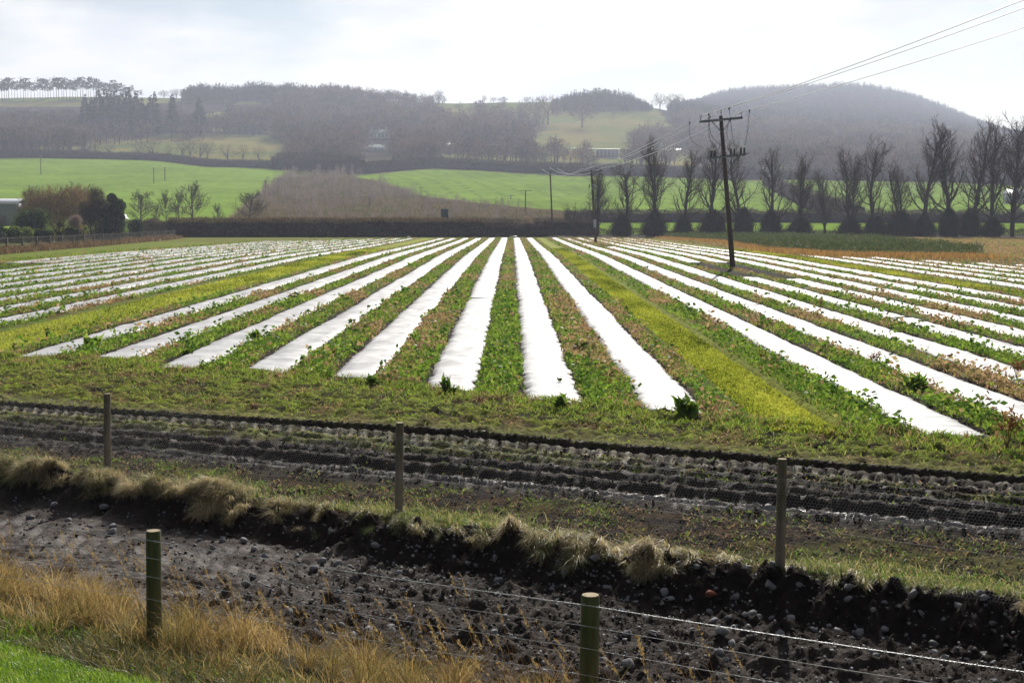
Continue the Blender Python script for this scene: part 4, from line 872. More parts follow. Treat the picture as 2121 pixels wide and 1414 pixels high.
# switch platform on the first pole
def at_h(P, h): return np.array([P.lean * h / P.H, 0, h])
hp = ZD(326, y1) - p1.base[2]; cc = at_h(p1, hp); ax = p1.ax; fw = p1.fw
mb = MB(); mb.bar(cc - ax * .80 - fw * .22, cc + ax * 1.3 - fw * .22 + [0, 0, .03], .08, .08); mb.bar(cc - ax * 1.1 + fw * .16 + [0, 0, .06], cc + ax * 1.5 + fw * .16 + [0, 0, .1], .06, .06)
for u_ in (-.70, .55, 1.2): mb.bar(cc + ax * u_ - fw * .22, cc + ax * u_ + fw * .2, .08, .08)
mb.build('platform', m_gal, p1.root)
mb = MB(); mb.bar(cc + ax * .85 - fw * .22, at_h(p1, hp - 1.0) + ax * .1 - fw * .1, .06, .06); mb.build('brace', m_gal, p1.root)
sw = []
for u_ in (-.78, .42, 1.02):
    b0 = cc + ax * u_; mb = MB()
    for dx in (0, .20):
        zz = np.linspace(0, .42, 13); mb.tube(np.stack([b0[0] + dx + 0 * zz, b0[1] + 0 * zz, b0[2] + .05 + zz], -1), np.where(np.arange(13) % 2, .075, .045), 9)
    s_ = mb.build('switch', m_black, p1.root)
    mb = MB()
    for dx, hh in ((0, .0), (.20, .04)):
        zz = np.array([0, .03, .08, .11]); mb.tube(np.stack([b0[0] + dx + 0 * zz, b0[1] + 0 * zz, b0[2] + .48 + hh + zz], -1), [.02, .07, .06, .02], 10)
    mb.bar(b0 + [-.12, 0, .5], b0 + [-.16, -.05, .98], .05, .03); mb.build('insulator_cap', m_ceram, s_); sw.append(b0)
# droppers from the line down to the switches
def sagline(a, b, sag, n=24):
    t_ = np.linspace(0, 1, n); P = a[None] * (1 - t_[:, None]) + b[None] * t_[:, None]; P[:, 2] -= sag * 4 * t_ * (1 - t_); return P
tipl = [t_ - p1.base for t_ in p1.tips]
for k in range(3):
    for j, off in enumerate((-.62, .42)):
        a = tipl[k] + p1.ax * off + np.array([0, .4 if j == 0 else -.4, -.30 if j == 0 else .05]); tgt = sw[k] + np.array([-.05 if j == 0 else .22, 0, .55])
        t_ = np.linspace(0, 1, 22); P = a[None] * (1 - t_[:, None]) + tgt[None] * t_[:, None]; P[:, 0] += (-.45 if j == 0 else .02 - .25 * (k == 0)) * np.sin(t_ * math.pi) * (1 if j == 0 else .6); P[:, 2] -= .35 * np.sin(t_ * math.pi)
        mb = MB(); mb.tube(P, .016, 5); mb.tube(np.array([a, a + [0, 0, -.12], a + [0, 0, -.2]]), [.03, .05, .02], 6); mb.build('dropper_cable', m_black, p1.root)
# second pole: transformer can, bushings, notice board
ht = ZD(388, y2) - p2.base[2]; ct = at_h(p2, ht)
mb = MB(); zz = np.array([-.35, -.33, .33, .36]); mb.tube(np.stack([ct[0] + .1 + 0 * zz, ct[1] - .28 + 0 * zz, ct[2] + zz], -1), [.2, .24, .24, .1], 14); tr = mb.build('transformer', m_gal, p2.root, smooth=False)
for dx, dz in ((-.42, .1), (.12, .45), (.32, .3)):
    mb = MB(); zz = np.linspace(0, .55, 12); mb.tube(np.stack([ct[0] + dx + 0 * zz, ct[1] - .3 + 0 * zz, ct[2] - .2 + dz + zz], -1), np.where(np.arange(12) % 2, .09, .05) * np.linspace(1, .5, 12), 8); mb.build('bushing', m_black, tr)
hn = ZD(463, y2) - p2.base[2]; cn = at_h(p2, hn); mb = MB(); mb.box((cn[0] + .02, cn[1] - .21, cn[2]), (.36, .03, 1.05)); mb.build('notice', pmat('pale_notice', (.50, .52, .56), .5, .4), p2.root)
mb = MB()
for sg in (-.3, .3): 
    P = sagline(at_h(p2, p2.H - .35) + p2.ax * 1.25 * np.sign(sg), ct + [sg, -.3, .6], -.0); mb.tube(P, .012, 4)
mb.build('dropper_cable', m_black, p2.root)
# the three line wires through the poles and on over the camera's right
p4x = x1 + (x1 - x2) / (y1 - y2) * (-14 - y1); off4 = [np.array([-1.25, 0, 0]), np.array([0, 0, .15]), np.array([1.25, 0, 0])]
for k, lb in enumerate(['left-hand line wire, the uppermost where it leaves the picture', 'middle line wire carried by the pole tops', 'right-hand line wire, the lowest where it leaves the picture']):
    a = np.array([p4x, -14, 9.9]) + off4[k]; mb = MB(); mb.tube(sagline(a, p1.tips[k], .75, 60), .017, 4, cap=False); mb.tube(sagline(p1.tips[k], p2.tips[k], .55, 40), .018, 4, cap=False); mb.tube(sagline(p2.tips[k], p3.tips[k], 1.0, 30), .022, 4, cap=False)
    tag(mb.build('overhead_wire', m_cable), lb, 'overhead wire', 'overhead wires slung between the poles')
# small distant poles
for k, (px, pt_, D, aw, lb) in enumerate([(1088, 393, 400, 3.6, 'thin distant pole with a wide crossarm left of the gate pole'), (1058, 404, 520, 2.8, 'rightmost of the two short poles among the saplings'), (1040, 411, 480, 2.6, 'short distant pole with three white insulators left of its neighbour'), (765, 406, 430, 2.8, 'lone short pole among bare saplings left of the road sign'), (577, 368, 560, 3.0, 'pole with white insulators at the corner of the left green field'), (550, 374, 520, 1.6, 'narrow pole just left of the field corner pole'), (343, 346, 640, 1.2, 'right one of the twin poles on the left green field'), (320, 347, 620, 1.6, 'left one of the twin poles on the left green field'), (87, 323, 690, 1.4, 'lone pole at the far left of the green field'), (832, 308, 780, 2.2, 'dim pole in front of the dark hedge right of the white house')]):
    x = XD(px, D); utility_pole(x, D, ZD(pt_, D), .1, aw, lb, r0=.20, r1=.17, small=True, braces=False)
P = sagline(np.array([XD(950, 900), 900, ZD(296, 900)]), np.array([XD(1410, 900), 900, ZD(309, 900)]), 1.2, 30)
mb = MB(); mb.tube(P, .05, 3, cap=False); tag(mb.build('overhead_wire', m_cable), 'pale distant wire crossing in front of the far hillside', 'overhead wire')

# ================================================================== road sign, gate, left fence, shed
m_sign = pmat('sign_back', (.05, .085, .11), .45, .5, metal=.2)
sx = XD(921, 246); r = empty('road_sign', (sx, 246, Z(sx, 246)), label='dark blue grey back of a road sign above the clipped hedge', cat='road sign')
zt, zb_ = ZD(433, 246), ZD(459, 246); z0 = Z(sx, 246); mb = MB(); mb.box((0, 0, (zt + zb_) / 2 - z0), (1.25, .05, zt - zb_)); mb.build('panel', m_sign, r)
for dx in (-.4, .4): mb = MB(); mb.tube(np.array([[dx, .07, -.3], [dx, .07, zt - z0 - .1]]), .04, 8); mb.build('post', m_gal, r)
m_wood = pmat('dark_fence_wood', (.055, .045, .038), .85, .2, nsc=7, namp=.4)
gx0, gx1 = XD(1112, 243), XD(1215, 243); r = empty('field_gate', (gx0, 243, Z(gx0, 243)), label='dark wooden rail fence and gate beneath the third pole', cat='gate')
npost = 6
for k in range(npost):
    x = (gx1 - gx0) * k / (npost - 1); mb = MB(); mb.box((x, 0, .65), (.14, .14, 1.7)); mb.build('post', m_wood, r)
for k in range(4):
    mb = MB(); mb.bar((0, -.09, .3 + .32 * k), (gx1 - gx0, -.09, .32 + .3 * k), .04, .10); mb.build('rail', m_wood, r)
m_conc = pmat('weathered_concrete', (.09, .083, .075), .9, .2, nsc=4, namp=.3)
m_mesh = pmat('rusty_mesh', (.09, .08, .075), .8, .15)
bx, by, _ = hit(-60, 531); cx_, cy_, _ = hit(362, 494); r = empty('boundary_fence', (bx, by, Z(bx, by)), label='long wire mesh fence on dark concrete posts along the left field edge', cat='fence')
B0 = np.array([bx, by]); B1 = np.array([cx_, cy_]); LL = np.linalg.norm(B1 - B0); nb = 21; hfence = 1.35
for k in range(nb + 1):
    p = B0 + (B1 - B0) * k / nb; z = Z(*p) - Z(bx, by); mb = MB(); mb.box((p[0] - bx, p[1] - by, z + hfence / 2 - .1), (.15, .15, hfence + .2)); mb.build('post', m_conc, r)
mb = MB(); dvec = (B1 - B0) / LL
AA, BB = [], []
for d_s in (1, -1):
    us = np.arange(0, LL, .16)
    AA.append(np.stack([dvec[0] * us, dvec[1] * us, 0 * us + .05], -1)); u2 = us + d_s * 1.2; BB.append(np.stack([dvec[0] * u2, dvec[1] * u2, 0 * us + hfence - .05], -1))
A = np.concatenate(AA); B = np.concatenate(BB)
for q_ in (A, B): q_[:, 2] += zbase(q_[:, 0] + bx, q_[:, 1] + by) - Z(bx, by)
V, F = segs(A, B, np.full(len(A), .006), np.full(len(A), .006), 3); mb.add(V, F); mb.build('mesh', m_mesh, r)
for zz in (.05, .7, hfence - .05):
    us = np.linspace(0, LL, 40); P = np.stack([dvec[0] * us, dvec[1] * us, zz + zbase(bx + dvec[0] * us, by + dvec[1] * us) - Z(bx, by)], -1); mb = MB(); mb.tube(P, .014, 4); mb.build('line_wire', m_mesh, r)
# shed
D = 300; sx = XD(-40, D); r = empty('shed', (sx, D, Z(sx, D)), label='grey sided shed with a pale low roof at the left picture edge', cat='shed')
xe = XD(30, D) - sx; zt = ZD(416, D) - Z(sx, D); ze = ZD(421, D) - Z(sx, D)
mb = MB(); mb.box((xe / 2 - 2, 5, ze / 2), (xe + 4, 10, ze)); mb.build('wall', pmat('grey_cladding', (.16, .19, .21), .6, .3, nsc=2, namp=.15), r)
mb = MB(); mb.add([[-4.3, -.4, ze - .05], [xe + .6, -.4, ze - .05], [xe + .2, 5, zt + .5], [-4.3, 5, zt + .5], [xe + .6, 10.4, ze - .05], [-4.3, 10.4, ze - .05], [-4.3, -.4, ze - .15], [xe + .6, -.4, ze - .15], [xe + .2, 5, zt + .4], [-4.3, 5, zt + .4], [xe + .6, 10.4, ze - .15], [-4.3, 10.4, ze - .15]],
    [np.array([[0, 1, 2, 3], [3, 2, 4, 5], [6, 9, 8, 7], [9, 11, 10, 8], [0, 6, 7, 1], [5, 4, 10, 11]])]); mb.build('roof', pmat('pale_roof_sheet', (.62, .63, .65), .4, .4), r)
mb = MB(); mb.box((xe - 3, -.03, 1.1), (2.4, .06, 2.2)); mb.build('door', pmat('brown_door', (.12, .08, .06), .7, .2), r)
# scraps of white sheet at the field edge
m_scrap = pmat('white_sheet_scrap', (.72, .74, .76), .5, .3)
for k, (px, py, w, lb) in enumerate([(1064, 489.5, 1.9, 'crumpled white sheet heap at the far end of the central strips'), (848, 490, 1.0, 'small white scrap at the far field edge before the hedge'), (330, 497, 1.1, 'white bag lying by the end of the left mesh fence'), (210, 503, .8, 'pale scrap lying on the grass below the left mesh fence')]):
    X_, Y_, z_ = hit(px, py + 2, 300); V, F = ROCKS[k]; o = mesh_np('plastic_scrap', V * [w * .5, .4, .22 * w], F, m_scrap, np.full(len(V), .5)); o.location = (X_, Y_ - .5, z_ + .12); tag(o, lb, 'plastic scrap')
X_, Y_, z_ = hit(1818, 499, 300); mb = MB(); mb.tube(np.array([[-2.2, 0, .0], [-.8, .3, .15], [1.0, 0, .12], [2.6, .2, .05]]), .12, 6); o = mb.build('blue_pipe', pmat('blue_plastic', (.03, .12, .42), .5, .4)); o.location = (X_, 238, Z(X_, 238) + .3); tag(o, 'blue plastic pipe lying before the bare trees on the right', 'pipe')
# ================================================================== trees, hedges and the hills
m_bark = pmat('dark_bark', (.055, .043, .036), .9, .15, nsc=3, namp=.35)
m_twig2 = leafmat('bare_twigs', [(0, (.030, .022, .019)), (.35, (.07, .050, .042)), (.7, (.15, .11, .095)), (1, (.25, .18, .14))], .15, 0)
m_brush = leafmat('brown_brush', [(0, (.035, .03, .02)), (.4, (.12, .095, .06)), (.75, (.26, .19, .11)), (1, (.38, .22, .12))], .25, 0)
m_sap = leafmat('sapling_twigs', [(0, (.10, .08, .075)), (.45, (.24, .195, .195)), (.8, (.40, .33, .325)), (.9, (.34, .14, .09)), (1, (.28, .24, .10))], .25, 0)
m_ever = leafmat('evergreen_leaf', [(0, (.012, .022, .010)), (.5, (.035, .065, .018)), (.85, (.10, .17, .035)), (1, (.24, .28, .07))], .4, .03)
m_conif = leafmat('conifer_needles', [(0, (.014, .020, .013)), (.6, (.030, .038, .022)), (1, (.060, .066, .035))], .2, 0)
def grow(seed, H, trunk_r, kind='avenue'):
    rs = np.random.default_rng(seed); T = []; C = []; TW = []
    def br(p, d, Ln, r, lev, nst):
        st = Ln / nst; 
        for i in range(nst):
            f = (i + 1) / nst; trop = {0: .03, 1: .20, 2: .13, 3: .06}[lev]
            if kind == 'round': trop *= .45
            d = d + rs.normal(size=3) * (.05 if lev == 0 else .16) + np.array([0, 0, trop]); d /= np.linalg.norm(d)
            q = p + d * st; r2 = max(r * (1 - .8 / nst), .020)
            (T if lev == 0 or (lev == 1 and i < nst // 2) else C).append((p, q, r, r2)); p, r = q, r2
            if lev < 3:
                if lev == 0: k = 0 if f < (.16 if kind == 'avenue' else .22) else (3 if f > .5 else 2)
                elif lev == 1: k = 2 if i > 0 else 0
                else: k = 2
                for _ in range(k):
                    a = rs.uniform(0, 6.28); u = np.cross(d, [math.cos(a), math.sin(a), .13]); u /= np.linalg.norm(u) + 1e-9
                    if lev == 0: sp = rs.uniform(.65, 1.25) if kind == 'round' else rs.uniform(.6, 1.25); L2 = H * (.40 * (1 - .62 * f) + .05) * rs.uniform(.65, 1.15); 
                    elif lev == 1: sp = rs.uniform(.4, .9); L2 = Ln * .42 * (1 - .4 * f)
                    else: sp = rs.uniform(.4, .9); L2 = Ln * .5
                    if kind == 'round' and lev == 0: L2 *= 1.5
                    dn = d * math.cos(sp) + u * math.sin(sp)
                    if lev == 2: TW.append((q, dn, L2 * rs.uniform(.7, 1.3)))
                    else: br(q, dn, L2, r * (.42 if lev == 0 else .55), lev + 1, 6 if lev == 0 else 3)
    stems = 1 if rs.random() < .55 or kind == 'round' else 2
    for s_ in range(stems):
        dd = np.array([rs.normal() * .04 + (.06 * (1 if s_ else -1) if stems == 2 else 0), rs.normal() * .04, 1]); br(np.array([0, 0, -.3]), dd / np.linalg.norm(dd), H * (1 if s_ == 0 else .88), trunk_r * (1 if stems == 1 else .8), 0, 15)
    def tomesh(S_, k, nm, mat, tw=None):
        mb = MB(); A = np.array([s_[0] for s_ in S_]); B = np.array([s_[1] for s_ in S_]); ra = np.array([s_[2] for s_ in S_]); rb = np.array([s_[3] for s_ in S_])
        V, F = segs(A, B, ra, rb, k); mb.add(V, F, .25)
        if tw:
            P = np.array([t_[0] for t_ in tw]); D = np.array([t_[1] for t_ in tw]); L = np.array([t_[2] for t_ in tw])
            for rep in range(2):
                v, f, r = slivers(P, D + rs.normal(size=D.shape) * .35 * rep + [0, 0, .15], L * (1.2 - .35 * rep), .036, rs.uniform(.1, .8, len(P))); mb.add(v, f, r)
        o = mb.build(nm, mat, link=False); me = o.data; bpy.data.objects.remove(o); return me
    return tomesh(T, 6, 'trunk', m_bark), tomesh(C, 3, 'crown', m_twig2, TW)
def add_part(root, name, me):
    o = bpy.data.objects.new(name, me); COL.objects.link(o); o.parent = root; return o
def base_bush(seed, h, w):
    rs = np.random.default_rng(seed); n = 8000; z = rs.random(n) * h; prof = np.interp(z / h, [0, .15, .45, .8, 1], [.85, 1, .95, .5, .12]) * (1 + .7 * rs.random(n)**3); a = rs.uniform(0, 6.28, n); rr = np.sqrt(rs.random(n)) * prof * w / 2 * (1 + .2 * np.sin(a * 3 + z + seed))
    P = np.stack([np.cos(a) * rr, np.sin(a) * rr, z * .85], -1); D = np.stack([np.cos(a) * .5, np.sin(a) * .5, 1.2 + 0 * a], -1) + rs.normal(size=(n, 3)) * .35
    v, f, r = slivers(P, D, rs.uniform(.3, 1.1, n), .07, rs.uniform(0, .14, n)); mb = MB(); mb.add(v, f, r); o = mb.build('base_growth', m_twig2, link=False); me = o.data; bpy.data.objects.remove(o); return me
AV = [grow(500 + k, 17.0, .48, 'avenue') for k in range(9)]
BB_ = [base_bush(600 + k, 4.4, 2.9 + .3 * k) for k in range(3)]
avenue = [  # column, top row, distance, base growth?, label
 (1238, 350, 258, 0, 'twiggy dark tree right behind the second pole with the white notice'),
 (1288, 338, 250, 1, 'broad bare tree, the first of the avenue right of the second pole'),
 (1357, 292, 250, 1, 'tall narrow bare tree where the line wires pass in front of its top'),
 (1416, 316, 250, 1, 'bare tree standing midway between the tall narrow one and the leaning pole'),
 (1478, 288, 252, 1, 'bare tree directly left of the leaning pole, under its switchgear'),
 (1541, 300, 250, 1, 'first bare avenue tree right of the leaning pole'),
 (1598, 304, 250, 1, 'second bare avenue tree right of the leaning pole'),
 (1658, 322, 250, 1, 'low bare avenue tree with a wide dark foot, third right of the leaning pole'),
 (1710, 352, 254, 0, 'slim short bare tree without dark growth at its foot'),
 (1762, 308, 250, 1, 'spreading bare avenue tree just right of the slim short one'),
 (1813, 290, 250, 1, 'bare avenue tree with the tallest dark foot growth'),
 (1866, 340, 250, 1, 'small bare avenue tree between two much taller ones'),
 (1914, 264, 248, 1, 'forked bare avenue tree, fifth from the right edge'),
 (1966, 243, 246, 1, 'twin-stemmed very tall bare tree, fourth from the right edge'),
 (2011, 260, 246, 1, 'tall bare tree, third from the right edge'),
 (2056, 243, 245, 1, 'dense tall bare tree, second from the right edge'),
 (2098, 244, 243, 0, 'thick trunked bare tree at the right edge with no dark foot growth'),]
for k, (px, pt_, D, bb, lb) in enumerate(avenue):
    x = XD(px, D); z = Z(x, D); H = ZD(pt_, D) - z; tm, cmh = AV[(k * 4) % 9]
    r = empty('bare_tree', (x, D, z), rz=random.uniform(0, 6.28), label=lb, cat='tree', group='avenue of bare trees along the far field edge')
    zmax = max(v.co.z for v in list(cmh.vertices)[::37]); s_ = 1.05 * H / zmax; wd = s_ * (.80 if px in (1357, 1710) else 1.0) * (1.25 if px == 1288 else 1); r.scale = (wd, wd, s_)
    add_part(r, 'trunk', tm); add_part(r, 'crown', cmh)
    if bb: 
        o = add_part(r, 'base_growth', BB_[k % 3]); o.scale = (random.uniform(.8, 1.2) / wd,) * 2 + (random.uniform(.75, 1.2) / s_,)
# hedges ------------------------------------------------------------
def hedge(x0, y0, x1, y1, h, w, n, name, label, mat=None, tw=.06, tl=(.25, .6), rr=(.0, .8), cat='hedge', rag=.12, core=True, grp=None, hvar=None):
    mat = mat or m_twig2; L = math.hypot(x1 - x0, y1 - y0); z0 = Z(x0, y0); root = empty(name, (x0, y0, z0), label=label, cat=cat, group=grp); du = np.array([x1 - x0, y1 - y0]) / L; pn = np.array([-du[1], du[0]])
    u = rng.random(n) * L; hv = h * (1 + rag * fbm(u, u * 0 + h, max(2, h), 2, 120)); 
    if hvar is not None: hv = hv * np.interp(u / L, hvar[0], hvar[1])
    v_ = rng.uniform(-.5, .5, n) * w; zz = rng.random(n)**.8 * hv; P = np.stack([du[0] * u + pn[0] * v_, du[1] * u + pn[1] * v_, zz * .93], -1)
    P[:, 2] += zbase(P[:, 0] + x0, P[:, 1] + y0) - z0
    D = rng.normal(size=(n, 3)) * [1, 1, .7] + [0, 0, .75]; vv, f, r = slivers(P, D, uni(n, *tl), tw, uni(n, *rr)); mb = MB(); mb.add(vv, f, r); mb.build('twigs', mat, root)
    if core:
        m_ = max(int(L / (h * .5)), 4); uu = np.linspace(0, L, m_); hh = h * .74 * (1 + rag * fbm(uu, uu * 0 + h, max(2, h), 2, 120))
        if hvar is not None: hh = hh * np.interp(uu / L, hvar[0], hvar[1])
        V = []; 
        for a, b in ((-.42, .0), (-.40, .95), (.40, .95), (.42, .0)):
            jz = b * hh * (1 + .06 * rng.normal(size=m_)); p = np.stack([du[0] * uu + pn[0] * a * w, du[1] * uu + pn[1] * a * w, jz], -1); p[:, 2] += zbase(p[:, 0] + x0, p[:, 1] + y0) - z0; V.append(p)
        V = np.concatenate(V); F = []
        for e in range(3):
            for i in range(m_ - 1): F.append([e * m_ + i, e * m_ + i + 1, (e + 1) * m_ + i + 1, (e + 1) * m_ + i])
        mb = MB(); mb.add(V, np.array(F), .1); mb.build('shade_core', pmat('hedge_shade', (.028, .022, .018), 1, 0, nsc=2, namp=.4), root)  # added dark core: closes the hedge and stands in for its inner shade
    return root
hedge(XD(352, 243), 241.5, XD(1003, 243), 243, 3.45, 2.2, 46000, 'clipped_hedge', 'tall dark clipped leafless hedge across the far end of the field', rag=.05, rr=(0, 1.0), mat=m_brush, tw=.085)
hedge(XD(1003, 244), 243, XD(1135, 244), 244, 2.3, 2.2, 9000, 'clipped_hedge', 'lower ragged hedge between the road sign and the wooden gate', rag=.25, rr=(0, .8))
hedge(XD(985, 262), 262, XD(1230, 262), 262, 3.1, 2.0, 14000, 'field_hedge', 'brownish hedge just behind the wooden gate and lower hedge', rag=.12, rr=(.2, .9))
hedge(XD(1200, 256), 256, XD(2200, 256), 256, 1.15, 2.0, 20000, 'field_hedge', 'low dark undergrowth along the feet of the avenue trees', rag=.6, rr=(0, .6), core=False)
hedge(XD(1170, 335), 335, XD(2250, 335), 335, 3.0, 3, 26000, 'field_hedge', 'low brown hedge crossing the green field behind the avenue', rag=.3, tw=.12, tl=(.5, 1.0), rr=(.2, .8))
hedge(XD(265, 247), 247, XD(360, 244), 244, 3.0, 3.0, 12000, 'field_hedge', 'loose reddish brush at the left end of the tall clipped hedge', rag=.4, rr=(.3, 1), core=False)
def far_hedge(pts, h, w, n, label, **kw):
    for i in range(len(pts) - 1):
        (pa, da), (pb, db) = pts[i], pts[i + 1]
        hedge(XD(pa, da), da, XD(pb, db), db, h, w, n, 'field_hedge', label[i] if isinstance(label, list) else label, tw=.35, tl=(1.0, 2.4), **kw)
hedge(XD(1590, 715), 715, XD(1770, 345), 345, 5.0, 6, 14000, 'field_hedge', 'brown overgrown hedge running diagonally down the field behind the avenue', rag=.4, tw=.14, tl=(.6, 1.6), rr=(.1, .8))
far_hedge([(-60, 862), (300, 862), (592, 790)], 4.0, 8, 9000, ['dark hedge along the top of the left green field, left half', 'dark hedge along the top of the left green field, right half'], rag=.15, rr=(0, .5))
far_hedge([(585, 790), (735, 735)], 9.0, 16, 9000, 'tall dark thicket between the two green fields', rag=.35, rr=(0, .5))
far_hedge([(730, 735), (900, 795), (1210, 735)], 5.5, 12, 9000, ['dark hedge above the right green field below the white house', 'dark hedge above the right green field, middle stretch'], rag=.2, rr=(0, .5))
far_hedge([(1205, 735), (1560, 752), (2230, 752)], 5.5, 10, 9000, ['dark hedge above the right green field behind the poles', 'dark hedge behind the tops of the avenue trees'], rag=.25, rr=(0, .5))
# near left thicket ---------------------------------------------------
def bush(px, pt_, D, wpx, name, label, cat, mat, n, tw, tl, rr, leafy=False, squash=1.0, seed=0, grp=None, stems=True, lumps=7):
    rs = np.random.default_rng(900 + seed); x = XD(px, D); z = Z(x, D); H = ZD(pt_, D) - z; W = wpx * D / FPX
    r = empty(name, (x, D, z), label=label, cat=cat, group=grp)
    C = np.stack([rs.uniform(-.34, .34, lumps) * W, rs.uniform(-.25, .25, lumps) * W, rs.uniform(.35, .78, lumps) * H], -1); Rr = rs.uniform(.16, .30, lumps) * min(W, H * 1.5); C[0] = [0, 0, H - Rr[0] * 1.0]
    q = rs.integers(0, lumps, n); d = rs.normal(size=(n, 3)); d /= np.linalg.norm(d, axis=1)[:, None]; P = C[q] + d * (Rr[q] * rs.random(n)**.45)[:, None] * [1, 1, squash]
    P[:, 2] = np.where(rs.random(n) < .3, rs.random(n) * P[:, 2], P[:, 2]); P[:, 2] = np.clip(P[:, 2], 0.02, H * 1.02)
    mb = MB()
    shade = np.clip(uni(n, *rr) + .7 * (rs.random(lumps)[q] - .5), 0, 1)
    if leafy: v, f, r_ = leaves(P, uni(n, *tl), shade, .8)
    else: v, f, r_ = slivers(P, d * .8 + [0, 0, .6] + rs.normal(size=(n, 3)) * .4, uni(n, *tl), tw, shade)
    mb.add(v, f, r_); mb.build('foliage' if leafy else 'twigs', mat, r)
    if stems:
        mb = MB()
        for c in C[:6]: 
            b0 = np.array([c[0] * .25, c[1] * .25, -.2]); mb.tube(np.array([b0, (b0 + c) / 2 + rs.normal(size=3) * .1 * H * .3, c]), [H * .018, H * .012, H * .005], 5)
        mb.build('stem', m_bark, r)
    return r
bush(128, 388, 225, 165, 'thicket', 'large brown leafless thicket with reddish top beside the left fence', 'shrub', m_brush, 20000, .05, (.3, .9), (.05, .95), seed=1, lumps=16)
bush(200, 392, 218, 60, 'thicket', 'dark brown scrub rising at the right end of the large thicket', 'shrub', m_twig2, 12000, .05, (.3, .9), (.0, .6), seed=2, lumps=9)
bush(232, 400, 214, 52, 'evergreen_tree', 'dark glossy evergreen tree standing right of the brown thicket', 'tree', m_ever, 16000, 0, (.18, .45), (0, .8), leafy=True, seed=3, lumps=12)
bush(72, 432, 200, 85, 'ivy_bush', 'dark ivy covered bush in front of the thicket', 'shrub', m_ever, 12000, 0, (.15, .35), (0, .6), leafy=True, seed=4, lumps=10)
bush(30, 468, 182, 95, 'laurel_bush', 'low bright-edged evergreen bush behind the left mesh fence', 'shrub', m_ever, 9000, 0, (.15, .3), (.2, .95), leafy=True, seed=5, lumps=9, squash=.8)
bush(92, 472, 186, 50, 'laurel_bush', 'low evergreen bush to the right of the bright-edged one', 'shrub', m_ever, 6000, 0, (.15, .3), (.1, .95), leafy=True, seed=6, lumps=6, squash=.8)
m_gorse = leafmat('gorse_leaf', [(0, (.04, .05, .015)), (.6, (.10, .10, .02)), (1, (.50, .34, .02))], .4, 0)
bush(124, 459, 190, 26, 'gorse_bush', 'small gorse bush with yellow flowers among the dark bushes', 'shrub', m_gorse, 4000, 0, (.12, .25), (0, 1), leafy=True, seed=7, lumps=5)
bush(150, 470, 194, 34, 'laurel_bush', 'small dark bush between the gorse and the reddish scrub', 'shrub', m_ever, 4000, 0, (.15, .3), (0, .7), leafy=True, seed=8, lumps=5)
bush(158, 448, 205, 40, 'thicket', 'reddish dry bush in front of the brown thicket', 'shrub', m_sap, 5000, .05, (.3, .7), (.6, .95), seed=9, lumps=5)
bush(283, 455, 225, 42, 'laurel_bush', 'round evergreen bush behind the far part of the mesh fence', 'shrub', m_ever, 5000, 0, (.15, .35), (.1, .9), leafy=True, seed=10, lumps=6)
bush(-8, 462, 178, 60, 'ivy_bush', 'very dark bush cut by the left picture edge', 'shrub', m_ever, 6000, 0, (.15, .3), (0, .35), leafy=True, seed=11, lumps=6)
bush(60, 395, 232, 40, 'thicket', 'thin upright twigs standing left of the large thicket', 'shrub', m_twig2, 2600, .04, (.5, 1.2), (.3, .9), seed=12, lumps=6)
# shrub with many stems beside the second pole
x = XD(1190, 250); z = Z(x, 250); r = empty('multi_stem_shrub', (x, 250, z), label='many-stemmed bare shrub left of the second pole', cat='shrub'); rs = np.random.default_rng(77); mb = MB(); m2 = MB()
for k in range(30):
    a = rs.uniform(0, 6.28); sp = rs.uniform(.03, .36); h_ = rs.uniform(3.8, 5.8); pts = [np.array([math.cos(a) * .3, math.sin(a) * .3, 0.])]
    for j in range(5): pts.append(pts[-1] + np.array([math.cos(a) * sp * (1 + .25 * j), math.sin(a) * sp * (1 + .25 * j), 1.0]) * h_ / 5 + rs.normal(size=3) * .05)
    pts = np.array(pts); mb.tube(pts, np.linspace(.05, .012, 6), 4, .5, cap=False); q = 26; i = rs.integers(2, 5, q); P = pts[i] + (pts[i + 1] - pts[i]) * rs.random((q, 1)); v, f, r_ = slivers(P, (pts[i + 1] - pts[i]) + rs.normal(size=(q, 3)) * .45, rs.uniform(.4, 1.0, q), .035, rs.uniform(.2, .9, q)); m2.add(v, f, r_)
mb.build('stem', m_bark, r); m2.build('twigs', m_twig2, r)
bush(1130, 462, 248, 34, 'bramble_bush', 'rounded dark bramble at the foot of the third pole', 'shrub', m_twig2, 5000, .05, (.3, .7), (0, .5), seed=13, lumps=5)
bush(1092, 450, 246, 50, 'bramble_bush', 'pale twiggy bush over the gate left of the third pole', 'shrub', m_sap, 5000, .05, (.3, .7), (.2, .9), seed=14, lumps=6)
